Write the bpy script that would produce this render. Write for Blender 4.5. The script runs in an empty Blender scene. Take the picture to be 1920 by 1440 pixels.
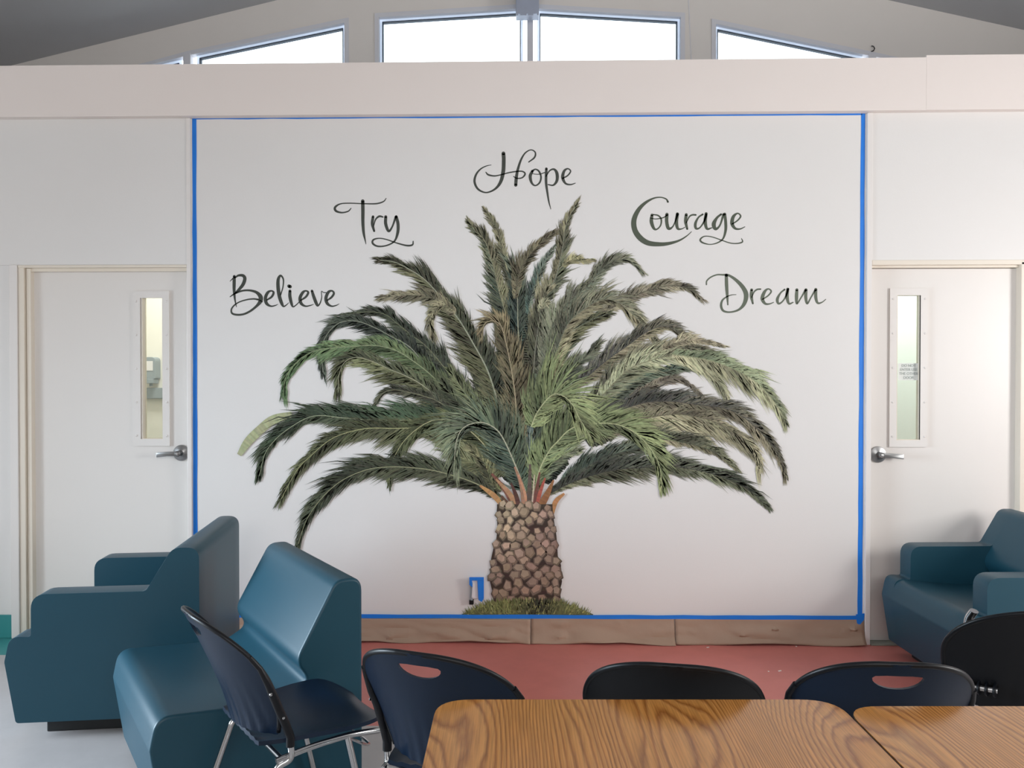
import bpy, bmesh, math, random
from mathutils import Vector, Matrix
random.seed(7)
R = math.radians
S = bpy.context.scene
COL = S.collection
# ------------------------------------------------------------------ camera, sky, lights
CX, CY, CZ = 0.0, -4.75, 1.54
YAW, PITCH, FPX = R(1.39), R(0.70), 1553.0
cam = bpy.data.cameras.new('camera'); camo = bpy.data.objects.new('camera', cam); COL.objects.link(camo)
cam.sensor_width = 36.0; cam.lens = FPX / 1920 * 36.0; cam.clip_start = 0.05
camo.location = (CX, CY, CZ); camo.rotation_euler = (R(90) - PITCH, 0, YAW)
S.camera = camo
S.view_settings.view_transform = 'Standard'; S.view_settings.look = 'None'
S.view_settings.gamma = 1.0; S.view_settings.use_curve_mapping = False
S.view_settings.exposure = 0.0
wd = bpy.data.worlds.new('sky'); S.world = wd; wd.use_nodes = True
wd.node_tree.nodes['Background'].inputs[0].default_value = (0.88, 0.945, 1.0, 1)
wd.node_tree.nodes['Background'].inputs[1].default_value = 3.4

def area(name, loc, target, sx, sy, power, color, spread=180):
    l = bpy.data.lights.new(name, 'AREA'); l.shape = 'RECTANGLE'; l.size = sx; l.size_y = sy
    l.energy = power; l.color = color; l.spread = R(spread)
    o = bpy.data.objects.new(name, l); COL.objects.link(o); o.location = loc
    o.rotation_euler = (Vector(target) - Vector(loc)).to_track_quat('-Z', 'Y').to_euler()
    return o
area('daylight_right_window', (4.62, -2.85, 1.80), (0.6, -0.6, 1.25), 1.0, 1.2, 66, (1.0, 0.965, 0.93))
area('daylight_left_window', (-5.2, -2.1, 1.35), (-0.9, -1.85, 0.62), 1.4, 1.6, 62, (0.72, 0.87, 1.0), 75)
area('rear_fill', (0.6, -8.3, 3.1), (0.0, 0.0, 3.0), 6.0, 1.8, 142, (1.0, 0.985, 0.97))  # added fill from behind the camera, no window stands there

# ------------------------------------------------------------------ pixel helpers (photo measurements -> real points)
_F = Vector((-math.sin(YAW) * math.cos(PITCH), math.cos(YAW) * math.cos(PITCH), -math.sin(PITCH)))
_R = Vector((math.cos(YAW), math.sin(YAW), 0)); _U = _R.cross(_F)
def ray(u, v): return _F * FPX + _R * (u - 960) + _U * (720 - v)
def wp(u, v, y=0.0):                 # point on the vertical plane at depth y
    d = ray(u, v); t = (y - CY) / d.y
    return Vector((CX + d.x * t, y, CZ + d.z * t))
def hp(u, v, z=0.0):                 # point on the horizontal plane at height z
    d = ray(u, v); t = (z - CZ) / d.z
    return Vector((CX + d.x * t, CY + d.y * t, z))
def cf(xc, d):                       # camera-frame (right, depth) -> floor x, y
    return (CX + xc * math.cos(YAW) - d * math.sin(YAW), CY + xc * math.sin(YAW) + d * math.cos(YAW))
def wx(u, y=0.0, v=700): return wp(u, v, y).x
def wz(v, y=0.0, u=960): return wp(u, v, y).z

# ------------------------------------------------------------------ materials
def lin(c):
    out = []
    for x in c:
        x /= 255.0
        out.append(x / 12.92 if x <= 0.04045 else ((x + 0.055) / 1.055) ** 2.4)
    return out
def mat(name, rgb, rough=0.5, metal=0.0, spec=0.5, bump=0.0, bscale=200.0, var=0.0, vscale=3.0, coat=0.0, bdist=0.002):
    m = bpy.data.materials.new(name); m.use_nodes = True
    nt = m.node_tree; b = nt.nodes['Principled BSDF']
    c = lin(rgb)
    b.inputs['Base Color'].default_value = (*c, 1); b.inputs['Roughness'].default_value = rough
    b.inputs['Metallic'].default_value = metal; b.inputs['Specular IOR Level'].default_value = spec
    b.inputs['Coat Weight'].default_value = coat
    tc = nt.nodes.new('ShaderNodeTexCoord')
    if bump > 0:
        n = nt.nodes.new('ShaderNodeTexNoise'); n.inputs['Scale'].default_value = bscale; n.inputs['Detail'].default_value = 3
        bp = nt.nodes.new('ShaderNodeBump'); bp.inputs['Strength'].default_value = bump; bp.inputs['Distance'].default_value = bdist
        nt.links.new(tc.outputs['Object'], n.inputs['Vector']); nt.links.new(n.outputs['Fac'], bp.inputs['Height'])
        nt.links.new(bp.outputs['Normal'], b.inputs['Normal'])
    if var > 0:
        n = nt.nodes.new('ShaderNodeTexNoise'); n.inputs['Scale'].default_value = vscale; n.inputs['Detail'].default_value = 5
        mx = nt.nodes.new('ShaderNodeMix'); mx.data_type = 'RGBA'
        mx.inputs[6].default_value = (*[x * (1 - var) for x in c], 1); mx.inputs[7].default_value = (*[min(1, x * (1 + var)) for x in c], 1)
        nt.links.new(tc.outputs['Object'], n.inputs['Vector']); nt.links.new(n.outputs['Fac'], mx.inputs[0])
        nt.links.new(mx.outputs[2], b.inputs['Base Color'])
    return m
M = {}
M['wall'] = mat('wall_paint', (232, 229, 226), 0.42, bump=0.25, bscale=140, bdist=0.001, var=0.015)
M['beam'] = mat('beam_paint', (240, 230, 224), 0.5, bump=0.15, bscale=60, bdist=0.001, var=0.015)
M['trim'] = mat('trim_paint', (234, 229, 225), 0.4, bump=0.1, bscale=90, bdist=0.001)
M['cream'] = mat('cream_frame_paint', (233, 223, 208), 0.38, bump=0.1, bscale=90, bdist=0.001)
M['door'] = mat('door_paint', (232, 227, 222), 0.36, bump=0.15, bscale=70, bdist=0.001, var=0.012)
M['gable'] = mat('gable_paint', (236, 231, 226), 0.6, bump=0.2, bscale=40, var=0.03)
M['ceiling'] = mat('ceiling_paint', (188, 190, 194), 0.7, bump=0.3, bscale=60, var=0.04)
M['alu'] = mat('window_frame_metal', (224, 225, 232), 0.4, metal=0.0, bump=0.05)
M['white_bead'] = mat('white_bead', (240, 244, 250), 0.4, bump=0.05)
M['gasket'] = mat('dark_gasket', (14, 40, 66), 0.6, bump=0.05)
M['steel'] = mat('grey_steel', (170, 178, 196), 0.45, metal=0.3, var=0.05, vscale=20)
M['nickel'] = mat('satin_nickel', (150, 150, 150), 0.28, metal=0.95, var=0.05, vscale=40)
M['chrome'] = mat('chrome', (205, 205, 205), 0.16, metal=1.0, var=0.04, vscale=30)
M['tape'] = mat('blue_masking_tape', (22, 126, 228), 0.42, bump=0.3, bscale=300, var=0.08, vscale=9)
M['paper'] = mat('kraft_paper', (170, 143, 122), 0.6, bump=0.4, bscale=25, var=0.06, vscale=8, bdist=0.004)
M['teal'] = mat('teal_moulded_vinyl', (26, 70, 86), 0.42, spec=0.42, bump=0.25, bscale=420, var=0.03, bdist=0.0006)
M['plinth'] = mat('black_plinth', (22, 26, 28), 0.6, bump=0.1)
M['navy'] = mat('navy_polypropylene', (14, 31, 51), 0.38, spec=0.27, bump=0.25, bscale=700, var=0.03, bdist=0.0004)
M['black'] = mat('black_plastic', (12, 14, 19), 0.40, spec=0.35, bump=0.1, bscale=500, bdist=0.0004)
M['charcoal'] = mat('charcoal_plastic', (13, 15, 19), 0.42, spec=0.28, bump=0.15, bscale=600, bdist=0.0004)
M['band'] = mat('dark_edge_band', (38, 30, 26), 0.4, bump=0.1)
M['white'] = mat('white_plastic', (226, 224, 226), 0.4, bump=0.05)
M['grey'] = mat('grey_plastic', (150, 160, 166), 0.5, bump=0.05)
M['teal_base'] = mat('teal_rubber_base', (52, 142, 142), 0.45, bump=0.1, var=0.05)
M['flake'] = mat('white_paint_flake', (236, 226, 218), 0.6, bump=0.2)
M['notice'] = mat('notice_paper', (238, 242, 238), 0.7, bump=0.05)
M['ink'] = mat('notice_ink', (172, 182, 178), 0.7, bump=0.05)
M['threshold'] = mat('threshold_vinyl', (148, 150, 138), 0.5, bump=0.15, var=0.06)
M['lettering'] = mat('lettering_paint', (56, 60, 52), 0.5, var=0.08, vscale=8)
M['lettering_glare'] = mat('lettering_paint_glare', (74, 82, 66), 0.5, var=0.08, vscale=8)  # same lettering paint, slight glare put into its colour
M['lettering_veiled'] = mat('lettering_paint_veiled', (96, 104, 88), 0.5, var=0.08, vscale=8)  # same lettering paint, lightened by a stronger painted-in glare veil

def glass_mat():
    m = bpy.data.materials.new('window_glass'); m.use_nodes = True; nt = m.node_tree; nt.nodes.clear()
    o = nt.nodes.new('ShaderNodeOutputMaterial'); mx = nt.nodes.new('ShaderNodeMixShader')
    t = nt.nodes.new('ShaderNodeBsdfTransparent'); g = nt.nodes.new('ShaderNodeBsdfGlossy')
    t.inputs[0].default_value = (0.95, 0.975, 0.965, 1); g.inputs['Roughness'].default_value = 0.02
    f = nt.nodes.new('ShaderNodeFresnel'); f.inputs[0].default_value = 1.45
    nt.links.new(f.outputs[0], mx.inputs[0]); nt.links.new(t.outputs[0], mx.inputs[1]); nt.links.new(g.outputs[0], mx.inputs[2])
    nt.links.new(mx.outputs[0], o.inputs[0]); return m
M['glass'] = glass_mat()

def bead_mat():
    m = bpy.data.materials.new('white_vinyl_bead'); m.use_nodes = True; nt = m.node_tree; nt.nodes.clear()
    o = nt.nodes.new('ShaderNodeOutputMaterial'); mx = nt.nodes.new('ShaderNodeMixShader'); mx.inputs[0].default_value = 0.75
    d = nt.nodes.new('ShaderNodeBsdfDiffuse'); t = nt.nodes.new('ShaderNodeBsdfTranslucent')
    d.inputs[0].default_value = (.86, .88, .92, 1); t.inputs[0].default_value = (.86, .91, .98, 1)
    nt.links.new(d.outputs[0], mx.inputs[1]); nt.links.new(t.outputs[0], mx.inputs[2]); nt.links.new(mx.outputs[0], o.inputs[0]); return m
M['white_bead'] = bead_mat()

def paint_mat():
    m = bpy.data.materials.new('mural_paint'); m.use_nodes = True; nt = m.node_tree; b = nt.nodes['Principled BSDF']
    a = nt.nodes.new('ShaderNodeVertexColor'); a.layer_name = 'Col'
    n = nt.nodes.new('ShaderNodeTexNoise'); n.inputs['Scale'].default_value = 45; n.inputs['Detail'].default_value = 4
    tc = nt.nodes.new('ShaderNodeTexCoord'); nt.links.new(tc.outputs['Object'], n.inputs['Vector'])
    mr = nt.nodes.new('ShaderNodeMapRange'); mr.inputs[3].default_value = 0.75; mr.inputs[4].default_value = 1.25
    nt.links.new(n.outputs['Fac'], mr.inputs[0])
    mu = nt.nodes.new('ShaderNodeVectorMath'); mu.operation = 'SCALE'
    nt.links.new(a.outputs[0], mu.inputs[0]); nt.links.new(mr.outputs[0], mu.inputs['Scale'])
    nt.links.new(mu.outputs[0], b.inputs['Base Color']); b.inputs['Roughness'].default_value = 0.55
    b.inputs['Specular IOR Level'].default_value = 0.3
    return m
M['mural'] = paint_mat()

def wood_mat():
    m = bpy.data.materials.new('oak_laminate'); m.use_nodes = True; nt = m.node_tree; b = nt.nodes['Principled BSDF']
    N = nt.nodes.new; L = nt.links.new
    tc = N('ShaderNodeTexCoord')
    def mapped(sx, sy, loc=(0, 0, 0)):
        mp = N('ShaderNodeMapping'); mp.inputs['Scale'].default_value = (sx, sy, 1); mp.inputs['Location'].default_value = loc
        L(tc.outputs['Object'], mp.inputs['Vector']); return mp.outputs[0]
    n1 = N('ShaderNodeTexNoise'); n1.inputs['Scale'].default_value = 1; n1.inputs['Detail'].default_value = 1.2; n1.inputs['Roughness'].default_value = 0.35
    L(mapped(4.2, 0.80, (0.62, 0.35, 0)), n1.inputs['Vector'])
    n1b = N('ShaderNodeTexNoise'); n1b.inputs['Scale'].default_value = 1; n1b.inputs['Detail'].default_value = 2
    L(mapped(60, 9), n1b.inputs['Vector'])
    a1 = N('ShaderNodeMath'); a1.operation = 'MULTIPLY'; a1.inputs[1].default_value = 34; L(n1.outputs['Fac'], a1.inputs[0])
    sx_ = N('ShaderNodeSeparateXYZ'); L(tc.outputs['Object'], sx_.inputs[0])
    a0 = N('ShaderNodeMath'); a0.operation = 'MULTIPLY_ADD'; a0.inputs[1].default_value = 58; L(sx_.outputs[0], a0.inputs[0]); L(a1.outputs[0], a0.inputs[2])
    a2 = N('ShaderNodeMath'); a2.operation = 'MULTIPLY_ADD'; a2.inputs[1].default_value = 0.55; L(n1b.outputs['Fac'], a2.inputs[0]); L(a0.outputs[0], a2.inputs[2])
    fr = N('ShaderNodeMath'); fr.operation = 'FRACT'; L(a2.outputs[0], fr.inputs[0])
    cr = N('ShaderNodeValToRGB'); e = cr.color_ramp.elements
    e[0].position = 0.0; e[0].color = (*lin((150, 92, 42)), 1)
    e[1].position = 0.30; e[1].color = (*lin((196, 132, 66)), 1)
    x = e.new(0.75); x.color = (*lin((204, 142, 76)), 1)
    x = e.new(1.0); x.color = (*lin((156, 98, 48)), 1)
    L(fr.outputs[0], cr.inputs[0])
    n2 = N('ShaderNodeTexNoise'); n2.inputs['Scale'].default_value = 1; n2.inputs['Detail'].default_value = 3
    L(mapped(260, 7), n2.inputs['Vector'])
    mr = N('ShaderNodeMapRange'); mr.inputs[1].default_value = 0.35; mr.inputs[2].default_value = 0.65; mr.inputs[3].default_value = 0.80; mr.inputs[4].default_value = 1.12
    L(n2.outputs['Fac'], mr.inputs[0])
    mu = N('ShaderNodeVectorMath'); mu.operation = 'SCALE'; L(cr.outputs[0], mu.inputs[0]); L(mr.outputs[0], mu.inputs['Scale'])
    L(mu.outputs[0], b.inputs['Base Color']); b.inputs['Roughness'].default_value = 0.20
    b.inputs['Specular IOR Level'].default_value = 0.6
    return m
M['wood'] = wood_mat()

def floor_mat():
    m = bpy.data.materials.new('painted_floor'); m.use_nodes = True; nt = m.node_tree; b = nt.nodes['Principled BSDF']
    N = nt.nodes.new; L = nt.links.new
    tc = N('ShaderNodeTexCoord'); sp = N('ShaderNodeSeparateXYZ'); L(tc.outputs['Object'], sp.inputs[0])
    def gt(out, v):
        k = N('ShaderNodeMath'); k.operation = 'GREATER_THAN'; k.inputs[1].default_value = v; L(out, k.inputs[0]); return k.outputs[0]
    def both(a, c):
        k = N('ShaderNodeMath'); k.operation = 'MULTIPLY'; L(a, k.inputs[0]); L(c, k.inputs[1]); return k.outputs[0]
    red = both(gt(sp.outputs[1], -1.16), gt(sp.outputs[0], -1.95))
    k = N('ShaderNodeMath'); k.operation = 'LESS_THAN'; k.inputs[1].default_value = -1.95; L(sp.outputs[0], k.inputs[0])
    tl = both(gt(sp.outputs[1], -0.30), k.outputs[0])
    def mix(f, A, Bc):
        q = N('ShaderNodeMix'); q.data_type = 'RGBA'; L(f, q.inputs[0])
        for i, s in ((6, A), (7, Bc)):
            if isinstance(s, tuple): q.inputs[i].default_value = (*lin(s), 1)
            else: L(s, q.inputs[i])
        return q.outputs[2]
    c1 = mix(red, (190, 185, 184), (212, 124, 114)); c2 = mix(tl, c1, (64, 150, 150))
    n = N('ShaderNodeTexNoise'); n.inputs['Scale'].default_value = 5; n.inputs['Detail'].default_value = 8; n.inputs['Roughness'].default_value = 0.65
    L(tc.outputs['Object'], n.inputs['Vector'])
    mr = N('ShaderNodeMapRange'); mr.inputs[3].default_value = 0.84; mr.inputs[4].default_value = 1.14; L(n.outputs['Fac'], mr.inputs[0])
    mu = N('ShaderNodeVectorMath'); mu.operation = 'SCALE'; L(c2, mu.inputs[0]); L(mr.outputs[0], mu.inputs['Scale'])
    L(mu.outputs[0], b.inputs['Base Color']); b.inputs['Roughness'].default_value = 0.42
    return m
M['floor'] = floor_mat()

# ------------------------------------------------------------------ mesh helpers
class MB:
    def __init__(s): s.v = []; s.f = []
    def add(s, vs, fs):
        o = len(s.v); s.v += [tuple(p) for p in vs]; s.f += [tuple(i + o for i in f) for f in fs]
    def box(s, x0, x1, y0, y1, z0, z1):
        s.add([(x0, y0, z0), (x1, y0, z0), (x1, y1, z0), (x0, y1, z0), (x0, y0, z1), (x1, y0, z1), (x1, y1, z1), (x0, y1, z1)],
              [(0, 3, 2, 1), (4, 5, 6, 7), (0, 1, 5, 4), (1, 2, 6, 5), (2, 3, 7, 6), (3, 0, 4, 7)])
    def prism(s, poly, axis, a, b):   # poly of 2D points extruded along axis ('x': pts are (y,z); 'y': (x,z); 'z': (x,y))
        n = len(poly)
        def P(p, t): return {'x': (t, p[0], p[1]), 'y': (p[0], t, p[1]), 'z': (p[0], p[1], t)}[axis]
        s.add([P(p, a) for p in poly] + [P(p, b) for p in poly],
              [tuple(range(n))[::-1], tuple(range(n, 2 * n))] + [(i, (i + 1) % n, (i + 1) % n + n, i + n) for i in range(n)])
    def bar(s, p, q, w, y0, y1):      # a straight bar in the x-z plane between points p and q, lying to the left-hand side
        p = Vector(p); q = Vector(q); d = (q - p).normalized(); n = Vector((-d.y, d.x)) * w
        s.prism([p, q, q + n, p + n], 'y', y0, y1)
    def tube(s, pts, r, seg=10, cap=True, rad=None):
        pts = [Vector(p) for p in pts]; n = len(pts); rings = []
        t = (pts[1] - pts[0]).normalized()
        a = t.orthogonal().normalized()
        for i in range(n):
            if i == 0: t2 = (pts[1] - pts[0])
            elif i == n - 1: t2 = pts[-1] - pts[-2]
            else: t2 = (pts[i + 1] - pts[i]).normalized() + (pts[i] - pts[i - 1]).normalized()
            t2.normalize(); q = t.rotation_difference(t2); a = q @ a; t = t2; b = t.cross(a)
            rr = rad[i] if rad else r
            rings.append([pts[i] + (a * math.cos(k * 2 * math.pi / seg) + b * math.sin(k * 2 * math.pi / seg)) * rr for k in range(seg)])
        fs = [(i * seg + k, i * seg + (k + 1) % seg, (i + 1) * seg + (k + 1) % seg, (i + 1) * seg + k) for i in range(n - 1) for k in range(seg)]
        if cap: fs += [tuple(range(seg))[::-1], tuple((n - 1) * seg + k for k in range(seg))]
        s.add([p for r_ in rings for p in r_], fs)
    def lathe(s, c, axis, prof, seg=24):   # prof: (distance along axis, radius)
        ax = Vector(axis).normalized(); a = ax.orthogonal().normalized(); b = ax.cross(a); c = Vector(c)
        vs = [c + ax * d + (a * math.cos(k * 2 * math.pi / seg) + b * math.sin(k * 2 * math.pi / seg)) * r for d, r in prof for k in range(seg)]
        n = len(prof)
        fs = [(i * seg + k, i * seg + (k + 1) % seg, (i + 1) * seg + (k + 1) % seg, (i + 1) * seg + k) for i in range(n - 1) for k in range(seg)]
        fs += [tuple(range(seg))[::-1], tuple((n - 1) * seg + k for k in range(seg))]
        s.add(vs, fs)
    def mesh(s, name):
        me = bpy.data.meshes.new(name); me.from_pydata(s.v, [], s.f); me.update(); return me
    def build(s, name, m, parent=None, smooth=None, bevel=0.0, seg=2, fix=True):
        me = s.mesh(name)
        if fix or bevel:
            bm = bmesh.new(); bm.from_mesh(me); bmesh.ops.recalc_face_normals(bm, faces=bm.faces)
            if bevel:
                es = [e for e in bm.edges if len(e.link_faces) == 2 and e.calc_face_angle(0) > R(30)]
                bmesh.ops.bevel(bm, geom=es, offset=bevel, segments=seg, profile=0.5, affect='EDGES', clamp_overlap=True)
            bm.to_mesh(me); bm.free()
        return link(name, me, m, parent, smooth)
def link(name, me, m, parent=None, smooth=None):
    me.materials.append(m)
    if smooth is not None:
        for p in me.polygons: p.use_smooth = True
        me.set_sharp_from_angle(angle=R(smooth))
    o = bpy.data.objects.new(name, me); COL.objects.link(o)
    if parent: o.parent = parent
    return o
def tag(o, label=None, cat=None, group=None, kind=None):
    for k, v in (('label', label), ('category', cat), ('group', group), ('kind', kind)):
        if v: o[k] = v
    return o
def empty(name, loc=(0, 0, 0), rz=0.0):
    o = bpy.data.objects.new(name, None); COL.objects.link(o); o.location = loc; o.rotation_euler = (0, 0, rz)
    o.empty_display_size = 0.1
    return o
def copy_tree(o, parent=None):
    c = o.copy(); COL.objects.link(c); c.parent = parent
    for ch in list(o.children): copy_tree(ch, c)
    return c
def structure(o): o['kind'] = 'structure'; return o

def fillet(pts, n=5):                 # 2D closed polygon of (x, y, r)
    out = []; k = len(pts)
    for i in range(k):
        p = Vector(pts[i][:2]); a = Vector(pts[i - 1][:2]); b = Vector(pts[(i + 1) % k][:2]); r = pts[i][2]
        if r <= 0: out.append(p); continue
        da = (a - p); db = (b - p); la, lb = da.length, db.length; da.normalize(); db.normalize()
        ang = da.angle(db); tl = min(r / math.tan(ang / 2), la * 0.49, lb * 0.49)
        s, e = p + da * tl, p + db * tl
        for j in range(n + 1):
            t = j / n; out.append(s * (1 - t) ** 2 + p * 2 * t * (1 - t) + e * t * t)
    return out
def bend(pts, r, n=6):                # 3D open polyline with rounded corners
    out = [Vector(pts[0])]
    for i in range(1, len(pts) - 1):
        p, a, b = Vector(pts[i]), Vector(pts[i - 1]), Vector(pts[i + 1])
        da, db = a - p, b - p; t = min(r, da.length * 0.48, db.length * 0.48); s = p + da.normalized() * t; e = p + db.normalized() * t
        for j in range(n + 1):
            k = j / n; out.append(s * (1 - k) ** 2 + p * 2 * k * (1 - k) + e * k * k)
    out.append(Vector(pts[-1])); return out
def catmull(pts, step):
    P = [tuple(map(float, p)) for p in pts]; n = len(P); dim = len(P[0])
    P = [tuple(2 * P[0][k] - P[1][k] for k in range(dim))] + P + [tuple(2 * P[-1][k] - P[-2][k] for k in range(dim))]
    out = []
    for i in range(1, n):
        p0, p1, p2, p3 = P[i - 1], P[i], P[i + 1], P[i + 2]
        m = max(2, int(math.dist(p1[:2], p2[:2]) / step))
        for j in range(m):
            t = j / m; t2, t3 = t * t, t * t * t
            out.append(tuple(0.5 * (2 * p1[k] + (p2[k] - p0[k]) * t + (2 * p0[k] - 5 * p1[k] + 4 * p2[k] - p3[k]) * t2 + (3 * p1[k] - p0[k] - 3 * p2[k] + p3[k]) * t3) for k in range(dim)))
    out.append(P[-2]); return out

# ================================================================== ROOM
XL, XR, YB = -5.3, 4.7, -8.6
RIDGE_X, RIDGE_Z, SLOPE = 0.25, 4.87, 0.232
YG = 1.5                                                # plane of the gable with the clerestory
f = MB(); f.box(XL - 0.1, XR + 0.1, YB - 0.1, 3.2, -0.12, 0.0)
structure(f.build('floor', M['floor']))

# wall_back: mural panel and the panels over and beside the two doors
x_t1a, x_t1b = wx(352.5), wx(360.5)                     # left batten
x_t2a, x_t2b = wx(1622), wx(1632)                       # right batten
x_dl = wx(22); x_dl2 = wx(58)                           # left door casing
x_dr = wx(1910)
Z_HEAD = wz(497, 0, 200); Z_DOOR = wz(507, 0, 200)
Z_BB, Z_BT = 3.012, 3.305                               # beam bottom and top
w = MB()
w.box(x_t1a + 0.002, x_t2b - 0.002, 0.0, 0.12, 0, Z_BB + 0.1)
w.box(XL, x_t1a + 0.002, -0.010, 0.12, Z_HEAD, Z_BB + 0.1)
w.box(XL, x_dl, -0.002, 0.12, 0, Z_HEAD)
w.box(x_t2b - 0.002, XR, -0.010, 0.12, Z_HEAD, Z_BB + 0.1)
w.box(x_dr + 0.03, XR, -0.002, 0.12, 0, Z_HEAD)
structure(w.build('wall_back', M['wall']))
b = MB(); b.box(XL, wx(1725), -0.055, 0.14, Z_BB, Z_BT)
structure(b.build('trim_1', M['beam']))
b = MB(); b.box(wx(1725) + 0.0005, XR, -0.0555, 0.14, Z_BB + 0.001, Z_BT + 0.012)
structure(b.build('trim_2', M['beam']))
b = MB(); b.box(x_t1a, x_t1b, -0.016, 0.06, 0, Z_BB); structure(b.build('trim_3', M['trim'], bevel=0.003))
b = MB(); b.box(x_t2a, x_t2b, -0.018, 0.06, 0, Z_BB); structure(b.build('trim_4', M['trim'], bevel=0.003))
b = MB(); b.box(XL, XR, 0.14, YG + 0.1, 3.16, 3.26); structure(b.build('trim_5', M['gable']))      # flat roof over the small rooms
# baseboard left of the left door
b = MB(); b.box(XL, x_dl - 0.002, -0.014, -0.002, 0, 0.135); structure(b.build('baseboard_left', M['teal_base'], bevel=0.003))

# side walls with the daylight openings, and the solid rear wall
def wall_with_opening(name, x0, x1, y0, y1, zt, oy0, oy1, oz0, oz1):
    m = MB()
    m.box(x0, x1, y0, oy0, 0, zt); m.box(x0, x1, oy1, y1, 0, zt); m.box(x0, x1, oy0, oy1, 0, oz0); m.box(x0, x1, oy0, oy1, oz1, zt)
    structure(m.build(name, M['wall']))
wall_with_opening('wall_right', XR, XR + 0.1, YB, 1.6, 3.86, -3.5, -2.2, 0.95, 2.65)
wall_with_opening('wall_left', XL - 0.1, XL, YB, 1.6, 3.60, -2.9, -1.3, 0.5, 2.2)
m = MB(); m.box(XL, XR, YB - 0.1, YB, 0, 3.7)
m.prism([(XL, 3.7), (XR, 3.7), (XR, RIDGE_Z - SLOPE * (XR - RIDGE_X)), (RIDGE_X, RIDGE_Z), (XL, RIDGE_Z - SLOPE * (RIDGE_X - XL))], 'y', YB - 0.1, YB)
structure(m.build('wall_front', M['wall']))
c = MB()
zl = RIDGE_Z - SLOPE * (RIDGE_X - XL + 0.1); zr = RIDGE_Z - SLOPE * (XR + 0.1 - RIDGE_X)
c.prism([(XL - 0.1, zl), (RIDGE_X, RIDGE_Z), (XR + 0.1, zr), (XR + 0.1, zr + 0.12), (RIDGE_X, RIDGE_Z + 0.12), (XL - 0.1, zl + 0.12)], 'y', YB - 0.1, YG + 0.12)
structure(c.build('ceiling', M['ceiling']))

# gable wall with clerestory openings
def gp(u, v): p = wp(u, v, YG); return (p.x, p.z)
ZS = 3.70                                               # sill, hidden behind the beam
def slope_to_sill(p, q):                                # where line p->q reaches the sill height
    t = (ZS - p[1]) / (q[1] - p[1]); return (p[0] + (q[0] - p[0]) * t, ZS)
A0, A1, A2 = gp(275, 118), gp(352, 97), gp(654, 34)
wl_left = slope_to_sill(A1, A0)
open1 = [wl_left, (A2[0], ZS), A2, A1]
B0, B1, B2 = gp(703, 26), gp(990, 8), gp(1284, 25)
open2 = [(B0[0], ZS), (B2[0], ZS), B2, B1, B0]
C0, C1, C2 = gp(1334, 36), gp(1634, 98), gp(1684, 109)
wr_right = slope_to_sill(C1, C2)
open3 = [(C0[0], ZS), wr_right, C1, C0]
def wall_poly_holes(name, outer, holes, y0, y1, m):
    bm = bmesh.new(); es = []
    for loop in [outer] + holes:
        vs = [bm.verts.new((p[0], y0, p[1])) for p in loop]
        es += [bm.edges.new((vs[i], vs[(i + 1) % len(vs)])) for i in range(len(vs))]
    g = bmesh.ops.triangle_fill(bm, edges=es, use_beauty=True, use_dissolve=False)
    fs = [x for x in g['geom'] if isinstance(x, bmesh.types.BMFace)]
    r = bmesh.ops.extrude_face_region(bm, geom=fs)
    bmesh.ops.translate(bm, vec=(0, y1 - y0, 0), verts=[x for x in r['geom'] if isinstance(x, bmesh.types.BMVert)])
    bmesh.ops.recalc_face_normals(bm, faces=bm.faces)
    me = bpy.data.meshes.new(name); bm.to_mesh(me); bm.free()
    return structure(link(name, me, m))
def ceil_z(x): return RIDGE_Z - SLOPE * abs(x - RIDGE_X)
wall_poly_holes('wall_gable', [(XL, 3.16), (XR, 3.16), (XR, ceil_z(XR)), (RIDGE_X, RIDGE_Z), (XL, ceil_z(XL))], [open1, open2, open3], YG, YG + 0.10, M['gable'])

def inset(poly, d):
    n = len(poly); out = []
    area2 = sum(poly[i][0] * poly[(i + 1) % n][1] - poly[(i + 1) % n][0] * poly[i][1] for i in range(n))
    sg = 1 if area2 > 0 else -1
    for i in range(n):
        p0, p1, p2 = Vector(poly[i - 1]), Vector(poly[i]), Vector(poly[(i + 1) % n])
        d1, d2 = (p1 - p0).normalized(), (p2 - p1).normalized()
        n1, n2 = Vector((-d1.y, d1.x)) * sg, Vector((-d2.y, d2.x)) * sg
        k = (n1 + n2); k = k / max(0.2, k.dot(n1)); out.append(tuple(p1 + k * d))
    return out
def ringframe(poly, d0, d1, y0, y1, name, m, parent):
    a = inset(poly, d0); b_ = inset(poly, d1); n = len(poly); k = MB()
    vs = [(p[0], y0, p[1]) for p in a] + [(p[0], y0, p[1]) for p in b_] + [(p[0], y1, p[1]) for p in a] + [(p[0], y1, p[1]) for p in b_]
    fs = []
    for i in range(n):
        j = (i + 1) % n
        fs += [(i, j, n + j, n + i), (2 * n + i, 3 * n + i, 3 * n + j, 2 * n + j), (n + i, n + j, 3 * n + j, 3 * n + i), (i, 2 * n + i, 2 * n + j, j)]
    k.add(vs, fs); return k.build(name, m, parent)
def split_x(poly, x):                                   # convex polygon cut at a vertical line
    def clip(keep):
        out = []
        for i in range(len(poly)):
            p, q = poly[i], poly[(i + 1) % len(poly)]
            if keep(p[0]): out.append(p)
            if keep(p[0]) != keep(q[0]):
                t = (x - p[0]) / (q[0] - p[0]); out.append((x, p[1] + (q[1] - p[1]) * t))
        return out
    return clip(lambda a: a <= x), clip(lambda a: a > x)
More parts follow.
